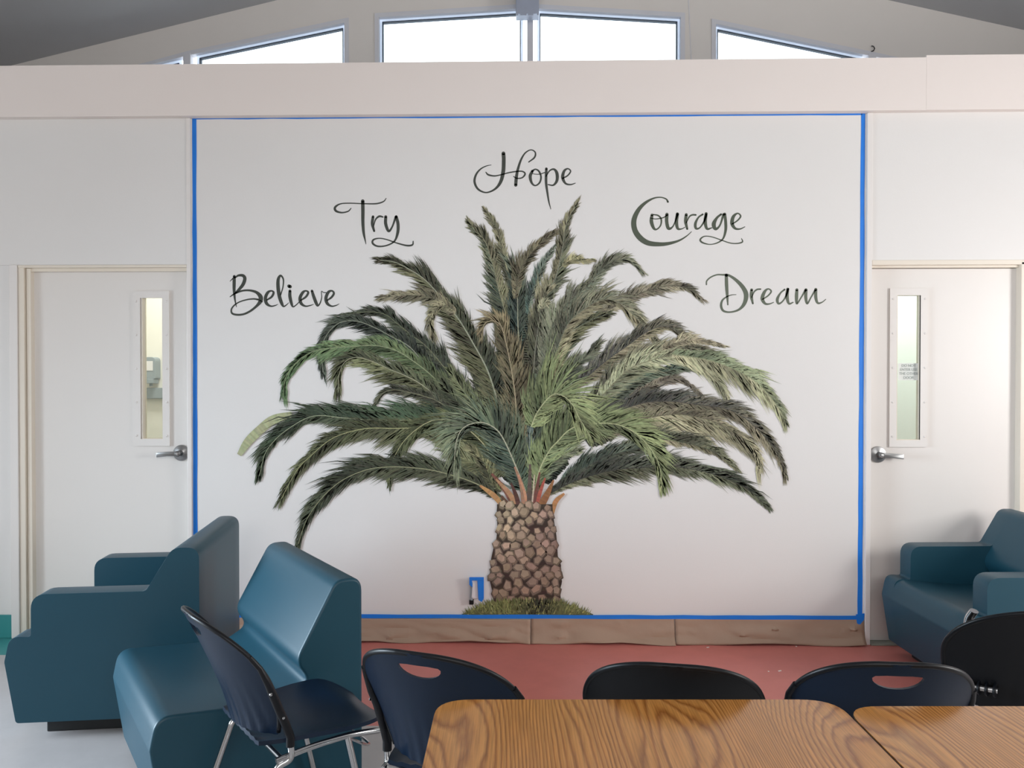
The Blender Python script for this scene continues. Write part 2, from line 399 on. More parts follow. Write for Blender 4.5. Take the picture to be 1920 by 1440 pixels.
def window(n, poly, mull_u, mull_w):
    root = structure(empty('window_%d' % n, (0, 0, 0)))
    ringframe(poly, 0.0, 0.032, YG - 0.012, YG + 0.05, 'window_frame', M['alu'], root)
    xm = gp(mull_u, 100)[0]
    k = MB(); top = max(p[1] for p in poly)
    zt = None
    for i in range(len(poly)):
        p, q = poly[i], poly[(i + 1) % len(poly)]
        if min(p[0], q[0]) - 1e-6 <= xm <= max(p[0], q[0]) + 1e-6 and abs(q[0] - p[0]) > 1e-6:
            z = p[1] + (q[1] - p[1]) * (xm - p[0]) / (q[0] - p[0])
            if z > ZS + 0.01: zt = z
    k.box(xm - mull_w / 2, xm + mull_w / 2, YG - 0.02, YG + 0.09, ZS + 0.02, zt - 0.015)
    k.build('mullion', M['alu'], root)
    l, _ = split_x(poly, xm - mull_w / 2); _, r_ = split_x(poly, xm + mull_w / 2)
    for h in (l, r_):
        if len(h) < 3: continue
        ringframe(h, 0.030, 0.050, YG + 0.03, YG + 0.034, 'glazing_bead', M['white_bead'], root)
        ringframe(h, 0.050, 0.056, YG + 0.03, YG + 0.07, 'gasket', M['gasket'], root)
        pn = MB(); ins = inset(h, 0.053); pn.prism(ins, 'y', YG + 0.045, YG + 0.051); pn.build('pane', M['glass'], root)
window(1, open1, 352, 0.055)
window(2, open2, 994, 0.045)
window(3, open3, 1634, 0.055)

# ------------------------------------------------------------------ doors
M['screw'] = M['trim']
def lever(parent, cx, cz, y, direction):
    k = MB(); k.lathe((cx, y, cz), (0, -1, 0), [(0, .047), (.008, .047), (.012, .045), (.014, .030), (.018, .016), (.045, .014), (.050, .017), (.060, .017), (.063, .013)], 28)
    h = k.build('lever_handle', M['nickel'], parent, smooth=35)
    a = MB(); d = direction
    a.prism(fillet([(cx - d * .014, cz - .014, .004), (cx + d * .06, cz - .015, 0), (cx + d * .124, cz - .022, .004), (cx + d * .124, cz + .006, .004), (cx + d * .06, cz + .011, 0), (cx - d * .014, cz + .014, .004)], 3), 'y', y - .060, y - .044)
    a.build('lever', M['nickel'], h, smooth=35, bevel=.002)
    q = MB(); q.lathe((cx, y - .063, cz), (0, -1, 0), [(0, .008), (.003, .007), (.004, .003)], 12); q.build('key_cylinder', M['chrome'], h, smooth=40)
YD = 0.035
def door(n, x0, x1, ztop, lite, glass, hx, hz, hdir, zb=0.012):
    root = structure(empty('door_%d' % n, ((x0 + x1) / 2, YD, 0)))
    ox, oy = (x0 + x1) / 2, YD
    def L(x): return x - ox
    lx0, lx1, lz0, lz1 = lite; gx0, gx1, gz0, gz1 = glass
    k = MB()
    k.box(L(x0), L(gx0), 0, .045, zb, ztop); k.box(L(gx1), L(x1), 0, .045, zb, ztop)
    k.box(L(gx0), L(gx1), 0, .045, zb, gz0); k.box(L(gx0), L(gx1), 0, .045, gz1, ztop)
    k.build('door_leaf', M['door'], root)
    fr = ringframe([(L(lx0), lz0), (L(lx1), lz0), (L(lx1), lz1), (L(lx0), lz1)], 0, min(gx0 - lx0, lx1 - gx1) + .003, -.012, .002, 'lite_frame', M['door'], root)
    ringframe([(L(gx0) - .001, gz0 - .001), (L(gx1) + .001, gz0 - .001), (L(gx1) + .001, gz1 + .001), (L(gx0) - .001, gz1 + .001)], 0, .004, -.010, .040, 'glazing_stop', M['cream'], root)
    for sx in (lx0 + .017, lx1 - .015):
        for i in range(5):
            z = lz0 + .06 + (lz1 - lz0 - .12) * i / 4
            s_ = MB(); s_.lathe((L(sx), -.012, z), (0, -1, 0), [(0, .0065), (.002, .006), (.004, .0035), (.0045, .001)], 10); s_.build('screw', M['screw'], fr, smooth=40)
    pn = MB(); pn.box(L(gx0), L(gx1), .020, .025, gz0, gz1); pn.build('pane', M['glass'], root)
    lever(root, L(hx), hz, 0.0, hdir)
    return root
def dx(u, v=700): return wx(u, YD, v)
def dz(v, u): return wz(v, YD, u)
# left door and its stepped frame
door(1, dx(59), x_t1a - .002, dz(509, 200), (dx(252), dx(319), dz(836, 285), dz(546, 285)), (dx(268), dx(307), dz(823, 285), dz(557, 285)), dx(340), dz(849, 340), -1)
k = MB()
k.box(x_dl, wx(37), -.022, .10, 0, Z_HEAD)
structure(k.build('trim_6', M['trim'], bevel=.003))
k = MB(); k.box(wx(37.5), wx(48.5), -.013, .10, 0, Z_HEAD - .006); k.box(wx(50.5), wx(58.5), .000, .10, 0, Z_HEAD - .018); k.box(wx(48.5), wx(50.5), .008, .10, 0, Z_HEAD - .012)
k.box(wx(37.5), x_t1a, -.016, .10, Z_HEAD - .016, Z_HEAD - .001); k.box(wx(50), x_t1a, .008, .10, dz(510, 200), Z_HEAD - .014)
structure(k.build('trim_7', M['cream'], bevel=.002))
# right door
door(2, x_t2b + .002, dx(1912), dz(504, 1750), (dx(1666.5), dx(1737), dz(838, 1700), dz(541, 1700)), (dx(1680), dx(1725), dz(825, 1700), dz(553, 1700)), dx(1646), dz(852, 1646), 1)
k = MB(); k.box(x_t2b, x_dr + .03, -.016, .10, Z_HEAD - .016, Z_HEAD + .012); k.box(x_t2b, x_dr + .03, .006, .10, dz(503, 1750), Z_HEAD - .012)
k.box(x_dr + .002, x_dr + .032, -.016, .10, 0, Z_HEAD)
structure(k.build('trim_8', M['cream'], bevel=.003))
k = MB(); k.box(x_t2b, x_dr, -.030, .10, 0, .010); structure(k.build('trim_9', M['threshold'], bevel=.003))

# small rooms behind the doors, each brightened by an added fill light overhead
def back_room(n, x0, x1, col, power):
    k = MB(); y0, y1 = .125, 1.35
    k.box(x0 - .05, x0, y0, y1, 0, 2.75); k.box(x1, x1 + .05, y0, y1, 0, 2.75); k.box(x0 - .05, x1 + .05, y1, y1 + .05, 0, 2.75); k.box(x0 - .05, x1 + .05, y0, y1 + .05, 2.75, 2.8)
    structure(k.build('wall_room_%d' % n, col))
    area('room_fill', ((x0 + x1) / 2, .75, 2.72), ((x0 + x1) / 2, .75, 0), .6, .3, power, (1, .97, .9))
M['room_warm'] = mat('room_paint_warm', (232, 230, 222), .6, bump=.1)
M['room_cool'] = mat('room_paint_cool', (226, 234, 230), .6, bump=.1)
back_room(1, -3.2, -1.5, M['room_warm'], 20)
back_room(2, 1.9, 3.6, M['room_cool'], 20)
# soap dispenser and tiled ledge seen through the left door's glass
p0 = wp(290, 690, 1.35)
sd = tag(empty('soap_dispenser', (p0.x, 1.35, p0.z)), 'small grey soap dispenser on the wall seen through the left door glass', 'dispenser')
k = MB(); k.prism(fillet([(-.045, -.08, .01), (.045, -.08, .01), (.045, .08, .03), (-.045, .08, .03)], 3), 'y', -.09, 0); k.build('casing', M['grey'], sd, bevel=.006)
k = MB(); k.box(-.028, .028, -.093, -.086, -.02, .05); k.build('window_slot', M['white'], sd)
k = MB(); k.box(-.035, .035, -.10, -.01, -.115, -.08); k.build('push_lever', M['grey'], sd, bevel=.004)
k = MB(); k.tube([(0, -.06, -.115), (0, -.06, -.135)], .012, 10); k.build('nozzle', M['grey'], sd)
p1 = wp(287, 737, 1.35)
k = MB(); k.box(p1.x - .22, p1.x + .2, 1.30, 1.35, p1.z - .04, p1.z + .04)
tag(k.build('wall_rail', M['grey'], bevel=.004), 'pale grey rail below the soap dispenser behind the left door glass', 'rail')

# notice taped inside the right door's glass
FONT = None
def text_mesh(txt, size):
    cu = bpy.data.curves.new('notice_text', 'FONT'); cu.body = txt; cu.size = size; cu.align_x = 'CENTER'; cu.align_y = 'CENTER'; cu.extrude = 0.0004
    o = bpy.data.objects.new('tmp', cu); COL.objects.link(o)
    me = bpy.data.meshes.new_from_object(o.evaluated_get(bpy.context.evaluated_depsgraph_get()))
    bpy.data.objects.remove(o); bpy.data.curves.remove(cu); return me
a, c_ = wp(1678, 681, YD + .033), wp(1722, 713, YD + .033)
nt_ = tag(empty('door_notice', ((a.x + c_.x) / 2, YD + .018, (a.z + c_.z) / 2)), 'small white printed paper notice on the right door glass', 'notice')
k = MB(); k.box(-(c_.x - a.x) / 2 + .012, (c_.x - a.x) / 2 - .002, 0, .0008, -(a.z - c_.z) / 2, (a.z - c_.z) / 2); k.build('sheet', M['notice'], nt_)
for i, t in enumerate(('DO NOT', 'ENTER USE', 'THE OTHER', 'DOOR')):
    me = text_mesh(t, .0215); o = link('text_line', me, M['ink'], nt_)
    o.location = (.004, -.0012, .0345 - i * .023); o.rotation_euler = (R(90), 0, 0); o.scale = (.92, 1, 1)

# ================================================================== PAINTED MURAL (flat paint on the wall)
def stroke_ribbon(k, pts, conv, y):
    """pts: (x, y, width) -> tapered brush stroke"""
    P = catmull(pts, 6)
    n = len(P); ls, rs = [], []
    for i, (x, yy, wdt) in enumerate(P):
        a_, b_ = P[max(0, i - 1)], P[min(n - 1, i + 1)]
        tx, ty = b_[0] - a_[0], b_[1] - a_[1]; l = math.hypot(tx, ty) or 1
        nx, ny = -ty / l, tx / l; h = max(wdt, 2.5) / 2
        ls.append((x + nx * h, yy + ny * h)); rs.append((x - nx * h, yy - ny * h))
    def C(q): p = wp(*conv(q)); return (p.x, y, p.z)
    k.add([C(q) for q in ls] + [C(q) for q in rs], [(i, i + 1, n + i + 1, n + i) for i in range(n - 1)])
    for e in (0, n - 1):                                # round ends
        x, yy, wdt = P[e]; h = max(wdt, 2.5) / 2
        k.add([C((x + h * math.cos(t * math.pi / 5), yy + h * math.sin(t * math.pi / 5))) for t in range(10)], [tuple(range(10))])
def word(name_label, strokes, ox, oy, sc, m):
    k = MB()
    for st in strokes: stroke_ribbon(k, st, lambda q: (ox + q[0] / sc, oy + q[1] / sc), -0.0006)
    cx = sum(p[0] for p in k.v) / len(k.v); cz = sum(p[2] for p in k.v) / len(k.v)
    k.v = [(p[0] - cx, p[1], p[2] - cz) for p in k.v]
    o = k.build('painted_word', m, fix=False); o.location = (cx, 0, cz)
    return tag(o, name_label, 'lettering', 'brush script words around the painted palm')
HOPE = [[(1270,102,26),(1272,150,26),(1268,230,26),(1250,300,22),(1210,350,14),(1150,373,10),(1095,350,14),(1070,300,16),(1080,250,14),(1110,212,10),(1150,190,7),(1185,182,4)],
 [(1148,232,6),(1165,250,12),(1210,258,10),(1260,248,8),(1310,235,9),(1370,226,9),(1405,228,10),(1420,245,12),(1400,270,10),(1365,275,8),(1340,262,6)],
 [(1355,322,22),(1358,280,22),(1368,220,18),(1390,150,14),(1420,100,10),(1460,78,8),(1490,95,10),(1485,130,12),(1445,162,8)],
 [(1470,225,18),(1455,260,22),(1465,305,16),(1490,325,10),(1520,305,12),(1530,265,12),(1515,225,12),(1490,212,10),(1470,225,14)],[(1465,240,4),(1490,246,5),(1520,246,6),(1555,235,7)],
 [(1567,208,18),(1565,300,18),(1575,380,14),(1585,440,10),(1598,488,4)],[(1565,260,8),(1590,222,10),(1620,212,14),(1640,240,22),(1640,290,20),(1615,322,12),(1580,318,8)],
 [(1680,275,10),(1715,255,10),(1735,225,10),(1715,208,10),(1690,225,18),(1680,270,22),(1700,310,14),(1735,318,10),(1768,308,5)]]
TRY = [[(215,482,6),(195,503,9),(150,512,11),(110,500,16),(105,475,16),(140,452,9),(200,447,8),(300,450,8),(390,450,10),(440,435,9),(458,413,5)],
 [(296,432,24),(297,500,24),(297,580,22),(302,650,18),(312,700,10),(318,730,4)],
 [(367,540,18),(362,590,20),(375,640,14)],[(370,610,6),(385,560,10),(410,538,14),(435,542,10)],
 [(455,540,20),(455,590,22),(475,640,18),(500,610,12),(525,540,16)],[(528,540,20),(540,590,22),(538,650,20),(515,710,12),(460,740,10),(400,745,12),(365,725,14),(370,700,12),(410,690,8),(460,698,8),(530,722,9),(600,740,12),(640,735,12),(645,710,7)]]
BELIEVE = [[(215,325,8),(250,290,14)],[(270,262,36),(268,350,42),(268,450,36),(278,560,22),(298,655,8)],
 [(275,285,14),(320,252,28),(380,252,38),(405,290,44),(385,360,44),(340,420,38),(290,470,24)],
 [(215,525,10),(280,482,22),(370,448,24),(460,442,26),(550,465,36),(605,520,54),(605,580,54),(560,640,34),(480,705,28),(390,748,26),(300,755,26),(240,735,24),(235,680,20),(280,625,18),(350,585,16),(440,560,18),(520,552,20),(575,560,24)],
 [(600,570,16),(635,592,6)],
 [(690,565,18),(750,525,28),(775,470,28),(745,448,20),(700,470,36),(670,540,42),(685,610,40),(740,645,22),(800,635,14),(830,620,6)],
 [(865,500,16),(895,400,16),(900,300,20),(865,252,26),(835,300,40),(833,400,46),(850,520,46),(880,610,40),(905,648,22),(945,625,12),(970,600,6)],
 [(985,448,36),(985,520,42),(1005,610,36),(1025,652,20),(1065,630,14),(1105,590,12)],[(972,387,44),(988,395,44)],
 [(1125,570,18),(1190,525,28),(1220,470,28),(1190,448,20),(1150,470,36),(1115,540,42),(1130,610,38),(1185,645,22),(1250,635,14),(1290,620,6)],
 [(1268,448,32),(1290,520,40),(1325,610,40),(1345,640,22),(1375,600,16),(1393,530,12),(1390,455,10),(1415,468,10),(1450,472,12)],
 [(1465,570,18),(1520,530,28),(1550,480,28),(1525,448,22),(1480,465,36),(1448,540,42),(1465,610,38),(1520,645,22),(1580,635,14),(1618,615,6)]]
COURAGE = [[(490,168,16),(475,145,12),(430,131,10),(370,140,14),(300,180,24),(245,240,34),(212,320,42),(220,400,44),(265,465,46),(330,505,42),(420,515,34),(500,508,26),(580,485,16),(640,450,10),(683,412,5)],
 [(360,275,22),(355,330,30),(375,385,22),(400,392,12),(430,360,12),(435,310,14),(410,280,12),(370,272,10)],[(345,300,6),(390,308,8),(450,298,9),(480,280,10)],
 [(482,270,26),(480,330,28),(495,385,26),(530,370,12),(560,300,12),(568,270,20)],[(568,267,26),(560,330,28),(570,385,22),(600,390,10),(630,375,6)],
 [(640,272,24),(635,330,26),(648,390,16)],[(640,340,8),(665,290,12),(690,275,14),(718,275,14)],
 [(775,270,14),(740,295,14),(715,345,22),(720,385,20),(750,380,12),(785,330,14),(805,270,16)],[(803,264,24),(795,330,28),(810,388,20),(850,380,8)],
 [(925,270,16),(890,300,20),(865,350,34),(880,390,24),(915,360,14),(945,270,20)],[(955,267,22),(962,330,24),(962,400,22),(940,470,14),(890,505,10),(830,516,8),(770,500,14),(755,475,14),(790,450,9),(850,455,8),(930,482,9),(1000,505,9),(1060,508,10),(1100,495,12),(1092,468,6)],
 [(1015,350,10),(1060,320,12),(1085,285,14),(1060,262,12),(1025,290,26),(1015,345,30),(1040,385,20),(1080,390,12),(1120,372,6)]]
DREAM = [[(805,845,10),(808,815,12),(840,785,12),(890,765,12),(940,765,14),(985,768,18),(1050,810,26),(1105,870,34),(1130,930,38),(1115,1000,30),(1070,1050,18),(1000,1070,14),(945,1060,18),(925,1020,20),(935,975,16),(970,945,10),(1010,930,8),(1048,927,5)],
 [(968,768,26),(970,850,28),(975,930,22),(980,1010,10)],
 [(1175,887,22),(1172,940,26),(1185,1000,14)],[(1175,950,8),(1195,905,12),(1220,885,14),(1248,882,12)],
 [(1265,965,10),(1310,935,12),(1335,900,14),(1310,880,12),(1280,905,24),(1262,960,30),(1285,1000,20),(1320,1003,12),(1355,990,6)],
 [(1445,885,14),(1410,915,14),(1385,965,24),(1395,1000,18),(1425,985,12),(1455,940,14),(1475,880,16)],[(1470,882,24),(1465,945,28),(1480,1000,18),(1515,990,8)],
 [(1545,887,24),(1542,945,28),(1545,1000,16),(1580,950,12),(1615,890,18)],[(1620,887,24),(1618,950,26),(1630,1000,16),(1660,950,12),(1695,890,16)],[(1700,884,24),(1700,950,26),(1715,995,18),(1750,990,10),(1782,965,6)]]
word('the word Hope in dark brush script, topmost, above the palm', HOPE, 600, 260, 1920 / 520, M['lettering'])
word('the word Try in dark brush script, upper left of the palm', TRY, 600, 260, 1920 / 520, M['lettering'])
word('the word Believe in dark brush script, left of the palm', BELIEVE, 400, 480, 1920 / 280, M['lettering'])
word('the word Courage in dark green brush script, upper right of the palm', COURAGE, 1140, 340, 1920 / 440, M['lettering_glare'])
word('the word Dream in grey green brush script, right of the palm', DREAM, 1140, 340, 1920 / 440, M['lettering_veiled'])

# ---- palm tree painting
pc = wp(988, 1135)
palm = tag(empty('palm_mural', (pc.x, 0, pc.z)), 'large painted palm tree mural with arching green fronds on the white wall', 'mural')
PAINT_GAIN = 1.05; PAINT_SAT = 0.80
class PB:                                               # painted flat pieces with a colour per face
    def __init__(s): s.v = []; s.f = []; s.c = []
    def poly(s, pts, col, y):
        o = len(s.v)
        for q in pts:
            p = wp(q[0], q[1]); s.v.append((p.x - pc.x, y, p.z - pc.z))
        s.f.append(tuple(range(o, o + len(pts)))); s.c.append(col)
    def build(s, name):
        me = bpy.data.meshes.new(name); me.from_pydata(s.v, [], s.f)
        at = me.color_attributes.new('Col', 'FLOAT_COLOR', 'CORNER'); buf = []
        for fc, c in zip(s.f, s.c):
            c = (c[0] * 1.04, c[1], c[2] * .93); g = .30 * c[0] + .59 * c[1] + .11 * c[2]
            q = [min(1.0, x * PAINT_GAIN) for x in lin([max(0, min(255, g + (t - g) * PAINT_SAT)) for t in c])] + [1.0]
            buf += q * len(fc)
        at.data.foreach_set('color', buf); me.update()
        return link(name, me, M['mural'], palm)
def mixc(a_, b_, t): return tuple(x + (y - x) * t for x, y in zip(a_, b_))
def jit(c, s=0.14):
    k = 1 + random.uniform(-s, s); return tuple(x * k + random.uniform(-4, 4) for x in c)
LAYER = [0]
def prof(t, b0=0.35, tip=0.35):
    if t < 0.3: return b0 + (1 - b0) * math.sin(t / 0.3 * math.pi / 2)
    return tip + (1 - tip) * math.cos((t - 0.3) / 0.7 * math.pi / 2) ** 0.8
def frond(spine, up, dn, cu, cd=None, tipc=None, rach=None, dens=1.5, a0=50, a1=20, droop=0.10, body=0.5, b0=0.35, tip=0.42, rw=2.0):
    FB = 1.42; body *= .74; a0 -= 3; a1 = min(a1, 14); LAYER[0] += 1; y0 = -0.0008 - LAYER[0] * 1.0e-4; pb = PB()
    cd = cd or cu; tipc = tipc or mixc(cu, (165, 165, 130), 0.35); P = catmull(spine, dens); n = len(P)
    sg = 1 if spine[-1][0] - spine[0][0] >= 0 else -1   # travel right: left hand is up (image y points down)
    T = []
    for i in range(n):
        a_, b_ = P[max(0, i - 2)], P[min(n - 1, i + 2)]; l = math.hypot(b_[0] - a_[0], b_[1] - a_[1]) or 1
        T.append(((b_[0] - a_[0]) / l, (b_[1] - a_[1]) / l))
    ph = [random.uniform(0, 6) for _ in range(4)]
    clump = {sd: [random.uniform(.62, 1.22) for _ in range(64)] for sd in (1, -1)}
    plen = n * dens
    def ragged(t, sd):                                   # leaflets gather in tufts of uneven length
        x = t * plen / 13.0; i0 = int(x); fr_ = x - i0; c = clump[sd]
        return (c[i0 % 64] * (1 - fr_) + c[(i0 + 1) % 64] * fr_) * (1.12 - .34 * fr_)
    def tone(t, side): return 1 + .16 * math.sin(t * 9 + ph[0] + side) + .10 * math.sin(t * 23 + ph[1])
    step = 3
    for i in range(0, n - step, step):                  # soft body of the frond, two tones to each side
        t0, t1 = i / (n - 1), (i + step) / (n - 1)
        for side, L, cc in ((1, up, cu), (-1, dn, cd)):
            r1, r2 = [], []
            for j, t in ((i, t0), (min(n - 1, i + step + 1), t1)):
                nx, ny = T[j][1] * sg * side, -T[j][0] * sg * side
                wdt = L * FB * body * prof(t, b0, tip) * (1 - 0.75 * t * t) * random.uniform(.85, 1.1)
                r1.append((P[j], (P[j][0] + nx * wdt * .55, P[j][1] + ny * wdt * .55))); r2.append((r1[-1][1], (P[j][0] + nx * wdt, P[j][1] + ny * wdt)))
            k_ = tone(t0, side)
            c_ = mixc(cc, tipc, t0 * .4)
            pb.poly([r1[0][0], r1[1][0], r1[1][1], r1[0][1]], jit(tuple(x * .74 * k_ for x in c_), .05), y0)
            pb.poly([r2[0][0], r2[1][0], r2[1][1], r2[0][1]], jit(tuple(x * .86 * k_ for x in c_), .05), y0)
    for i in range(n):
        t = i / (n - 1)
        for side, L, cc in ((1, up, cu), (-1, dn, cd)):
            for rep in range(3):
                if random.random() > 0.85: continue
                l = L * FB * prof(t, b0, tip) * ragged(t, side) * random.uniform(.82, 1.18)
                if t > .8: l *= 1 - (t - .8) * 1.0
                if random.random() < .05: l *= 1.35
                f0 = 0.0
                if rep: f0 = random.uniform(.0, .45)     # strokes that begin part of the way out
                a1_ = a0 + (a1 - a0) * t
                ang = math.radians(a1_ + random.uniform(-9, 9)) * -side * sg
                ang2 = math.radians(a1_ * .62 + random.uniform(-8, 8)) * -side * sg
                tx, ty = T[i]; ca, sa = math.cos(ang), math.sin(ang)
                d = (tx * ca - ty * sa, tx * sa + ty * ca)
                ca, sa = math.cos(ang2), math.sin(ang2); d2 = (tx * ca - ty * sa, tx * sa + ty * ca)
                x, yv = P[i][0] + d[0] * l * f0, P[i][1] + d[1] * l * f0
                l1 = l * (.62 - f0 * .6); l2 = l * .55
                mid = (x + d[0] * l1, yv + d[1] * l1)
                end = (mid[0] + d2[0] * l2, mid[1] + d2[1] * l2 + (droop if side > 0 else droop * 1.6) * l)
                hw = random.uniform(.5, 1.15) * (0.72 + L / 80)
                nx, ny = -d[1] * hw, d[0] * hw
                base = mixc(cc, tipc, min(1, max(0, t * .75 + random.uniform(-.3, .35))))
                base = tuple(k * tone(t, side) for k in base)
                if random.random() < .20: base = tuple(k * .76 for k in base)
                col = jit(base, .09); y = y0 - random.randint(1, 8) * 1.0e-5
                pb.poly([(x + nx * .6, yv + ny * .6), (mid[0] + nx, mid[1] + ny), (mid[0] - nx, mid[1] - ny), (x - nx * .6, yv - ny * .6)], tuple(k * .92 for k in col), y)
                pb.poly([(mid[0] + nx, mid[1] + ny), end, (mid[0] - nx, mid[1] - ny)], mixc(col, tipc, .18), y)
    if rach:
        for i in range(n - 1):
            t = i / (n - 1); h = rw * (1 - .65 * t) / 2; h2 = rw * (1 - .65 * (i + 1) / (n - 1)) / 2
            a_, b_ = P[i], P[i + 1]; na, nb = (-T[i][1], T[i][0]), (-T[i + 1][1], T[i + 1][0])
            pb.poly([(a_[0] + na[0] * h, a_[1] + na[1] * h), (b_[0] + nb[0] * h2, b_[1] + nb[1] * h2), (b_[0] - nb[0] * h2, b_[1] - nb[1] * h2), (a_[0] - na[0] * h, a_[1] - na[1] * h)], jit(rach, .06), y0 - 9.0e-5)
    return pb.build('frond')
def blade(pb, pts, col, y):                             # free brush stroke (x, y, w) in photo pixels
    P = catmull(pts, 3); n = len(P); q = []
    for i, (x, yy, wdt) in enumerate(P):
        a_, b_ = P[max(0, i - 1)], P[min(n - 1, i + 1)]; l = math.hypot(b_[0] - a_[0], b_[1] - a_[1]) or 1
        nx, ny = -(b_[1] - a_[1]) / l * wdt / 2, (b_[0] - a_[0]) / l * wdt / 2; q.append(((x + nx, yy + ny), (x - nx, yy - ny)))
    for i in range(n - 1): pb.poly([q[i][0], q[i + 1][0], q[i + 1][1], q[i][1]], jit(col, .05), y)

DK = (50, 60, 52); OL = (92, 98, 74); GG = (104, 112, 94); LT = (150, 154, 124); TEAL = (66, 92, 84); LG = (140, 160, 112)
RC = (150, 158, 138)
# dark heart of the crown
frond([(986,905),(984,800),(982,700),(976,610),(968,545)], 46, 46, DK, DK, (70,80,66), a0=30, a1=18, body=.8, tip=.5)
frond([(1006,905),(1020,800),(1034,700),(1050,630),(1072,590)], 46, 40, (58,72,62), (60,74,64), (90,104,90), a0=30, a1=18, body=.8, tip=.5)
frond([(968,905),(948,820),(925,750),(905,690)], 42, 40, (48,56,48), DK, (72,82,64), a0=32, a1=20, body=.8, tip=.5)
frond([(960,900),(930,840),(890,790),(850,755)], 34, 34, (46,54,46), DK, (70,80,66), a0=36, a1=24, body=.8, tip=.6)
frond([(1020,905),(1050,840),(1090,790),(1130,760)], 36, 34, (52,64,58), (56,68,60), (88,100,86), a0=36, a1=24, body=.8, tip=.5)
frond([(965,900),(925,800),(905,740),(890,690)], 34, 34, (62,72,58), DK, (92,100,76), a0=32, a1=20, body=.9, tip=.5)
frond([(1000,880),(1012,760),(1040,680),(1075,630)], 38, 36, (72,88,76), (62,76,66), (104,116,98), a0=30, a1=20, body=.9, tip=.5)
frond([(960,720),(952,660),(940,600),(930,560)], 32, 30, (74,84,66), (84,92,70), (120,124,98), a0=30, body=.8, tip=.5)
frond([(880,850),(850,820),(810,795),(760,790)], 30, 28, (56,66,54), (62,72,54), (92,104,76), a0=40, body=.9, tip=.5)
frond([(1100,830),(1140,800),(1180,780),(1230,770)], 30, 30, (76,86,78), (84,92,78), (116,122,100), a0=36, body=.9, tip=.5)
# upper fronds
frond([(962,650),(956,610),(948,588),(936,547),(927,509),(919,480),(909,451),(892,434),(879,415)], 26, 24, (116,120,92), (62,86,74), (150,150,122), dens=1.7, tip=.40, rach=(130,135,112))
frond([(956,540),(948,501),(942,474),(936,442),(925,417),(909,392)], 13, 15, LT, (100,104,84), (150,150,122), dens=1.7, rach=(88,90,72))
frond([(973,640),(971,605),(970,557),(965,515),(958,496)], 28, 28, (62,80,74), (38,56,58), (120,132,112), a0=34, rach=RC, tip=.6, body=.75)
frond([(966,560),(973,515),(986,488),(1007,463),(1027,445),(1049,434)], 20, 14, (132,130,102), (112,110,88), (112,106,88), rach=(92,90,74))
frond([(990,590),(994,563),(1007,522),(1023,488),(1046,455)], 13, 11, (74,106,102), (110,130,120), (128,140,128))
frond([(1010,600),(1027,547),(1040,526),(1048,497),(1055,463),(1059,432),(1067,407),(1081,386)], 22, 22, (122,126,100), (84,98,80), (150,148,122), rach=(128,134,122), tip=.52, dens=1.7)
frond([(1056,500),(1063,492),(1080,484),(1094,488),(1113,487)], 11, 12, (170,170,130), (158,158,118), (172,172,136), dens=1.6)
frond([(1000,640),(1004,610),(1010,590),(1015,562),(1026,544)], 24, 22, (148,150,122), (100,100,80), (160,160,132), a0=36, tip=.6)
frond([(1000,700),(1004,651),(1010,605),(1013,578)], 27, 27, (78,82,66), (66,70,60), (98,100,80), a0=36, rach=(120,124,112), body=.8, tip=.8)
frond([(1010,585),(1018,570),(1028,572),(1037,592)], 10, 11, (168,172,142), None, (176,178,150), dens=1.5)
frond([(1012,720),(1028,640),(1040,601),(1069,563),(1100,538),(1130,502),(1163,487),(1185,492),(1205,510)], 24, 22, (112,120,102), (86,102,88), (146,152,132), rach=(84,92,78), tip=.40)
frond([(1120,592),(1165,568),(1198,551),(1228,541),(1259,536),(1290,542),(1313,560)], 20, 16, (128,126,108), (160,158,136), (140,138,120), rach=(84,84,72), dens=1.7, tip=.55)
frond([(1022,740),(1040,666),(1071,624),(1102,603),(1140,588)], 24, 26, (82,96,82), (92,96,72), (120,124,92), rach=(96,110,100), body=.7)
frond([(1018,760),(1034,690),(1061,614),(1092,582),(1127,562),(1157,566),(1186,589),(1213,618),(1248,668)], 28, 22, (100,112,96), (150,148,118), (164,162,136), rach=(112,120,104), dens=1.6, tip=.36)
frond([(1030,770),(1050,730),(1075,690),(1100,668),(1122,645)], 20, 20, (92,106,92), (76,90,78), (120,126,106), tip=.6)
# right hand side
frond([(1075,735),(1088,718),(1134,678),(1175,649),(1213,622),(1248,612),(1290,632)], 24, 20, (70,74,76), (150,146,120), (150,148,124), rach=(70,72,74), tip=.5)
frond([(1085,775),(1113,749),(1165,697),(1217,664),(1269,651),(1311,655),(1352,672)], 26, 24, (100,110,92), (94,106,90), (160,156,132), rach=(96,100,84), tip=.48)
frond([(1240,655),(1275,640),(1312,640),(1355,650)], 16, 10, (172,168,142), (160,156,130), (178,174,150), dens=1.7)
frond([(1110,790),(1150,745),(1200,709),(1242,696),(1283,690),(1312,697)], 18, 22, (74,112,98), (86,100,86), (118,134,116), rach=(70,98,86))
frond([(1180,742),(1221,723),(1262,709),(1287,717),(1318,742)], 10, 13, (124,120,106), (116,112,100), (132,126,114), dens=1.7)
frond([(1100,775),(1140,730),(1180,692),(1220,676),(1262,668),(1295,676),(1325,693),(1347,715),(1360,737),(1370,772)], 20, 26, (166,180,148), (150,164,134), (178,180,150), rach=(128,132,106), dens=1.6, tip=.5)
frond([(1260,664),(1317,673),(1356,684),(1398,703),(1429,727),(1458,763),(1472,790)], 24, 32, (140,164,130), (182,184,152), (166,176,142), rach=(138,150,118), dens=1.6, tip=.5)
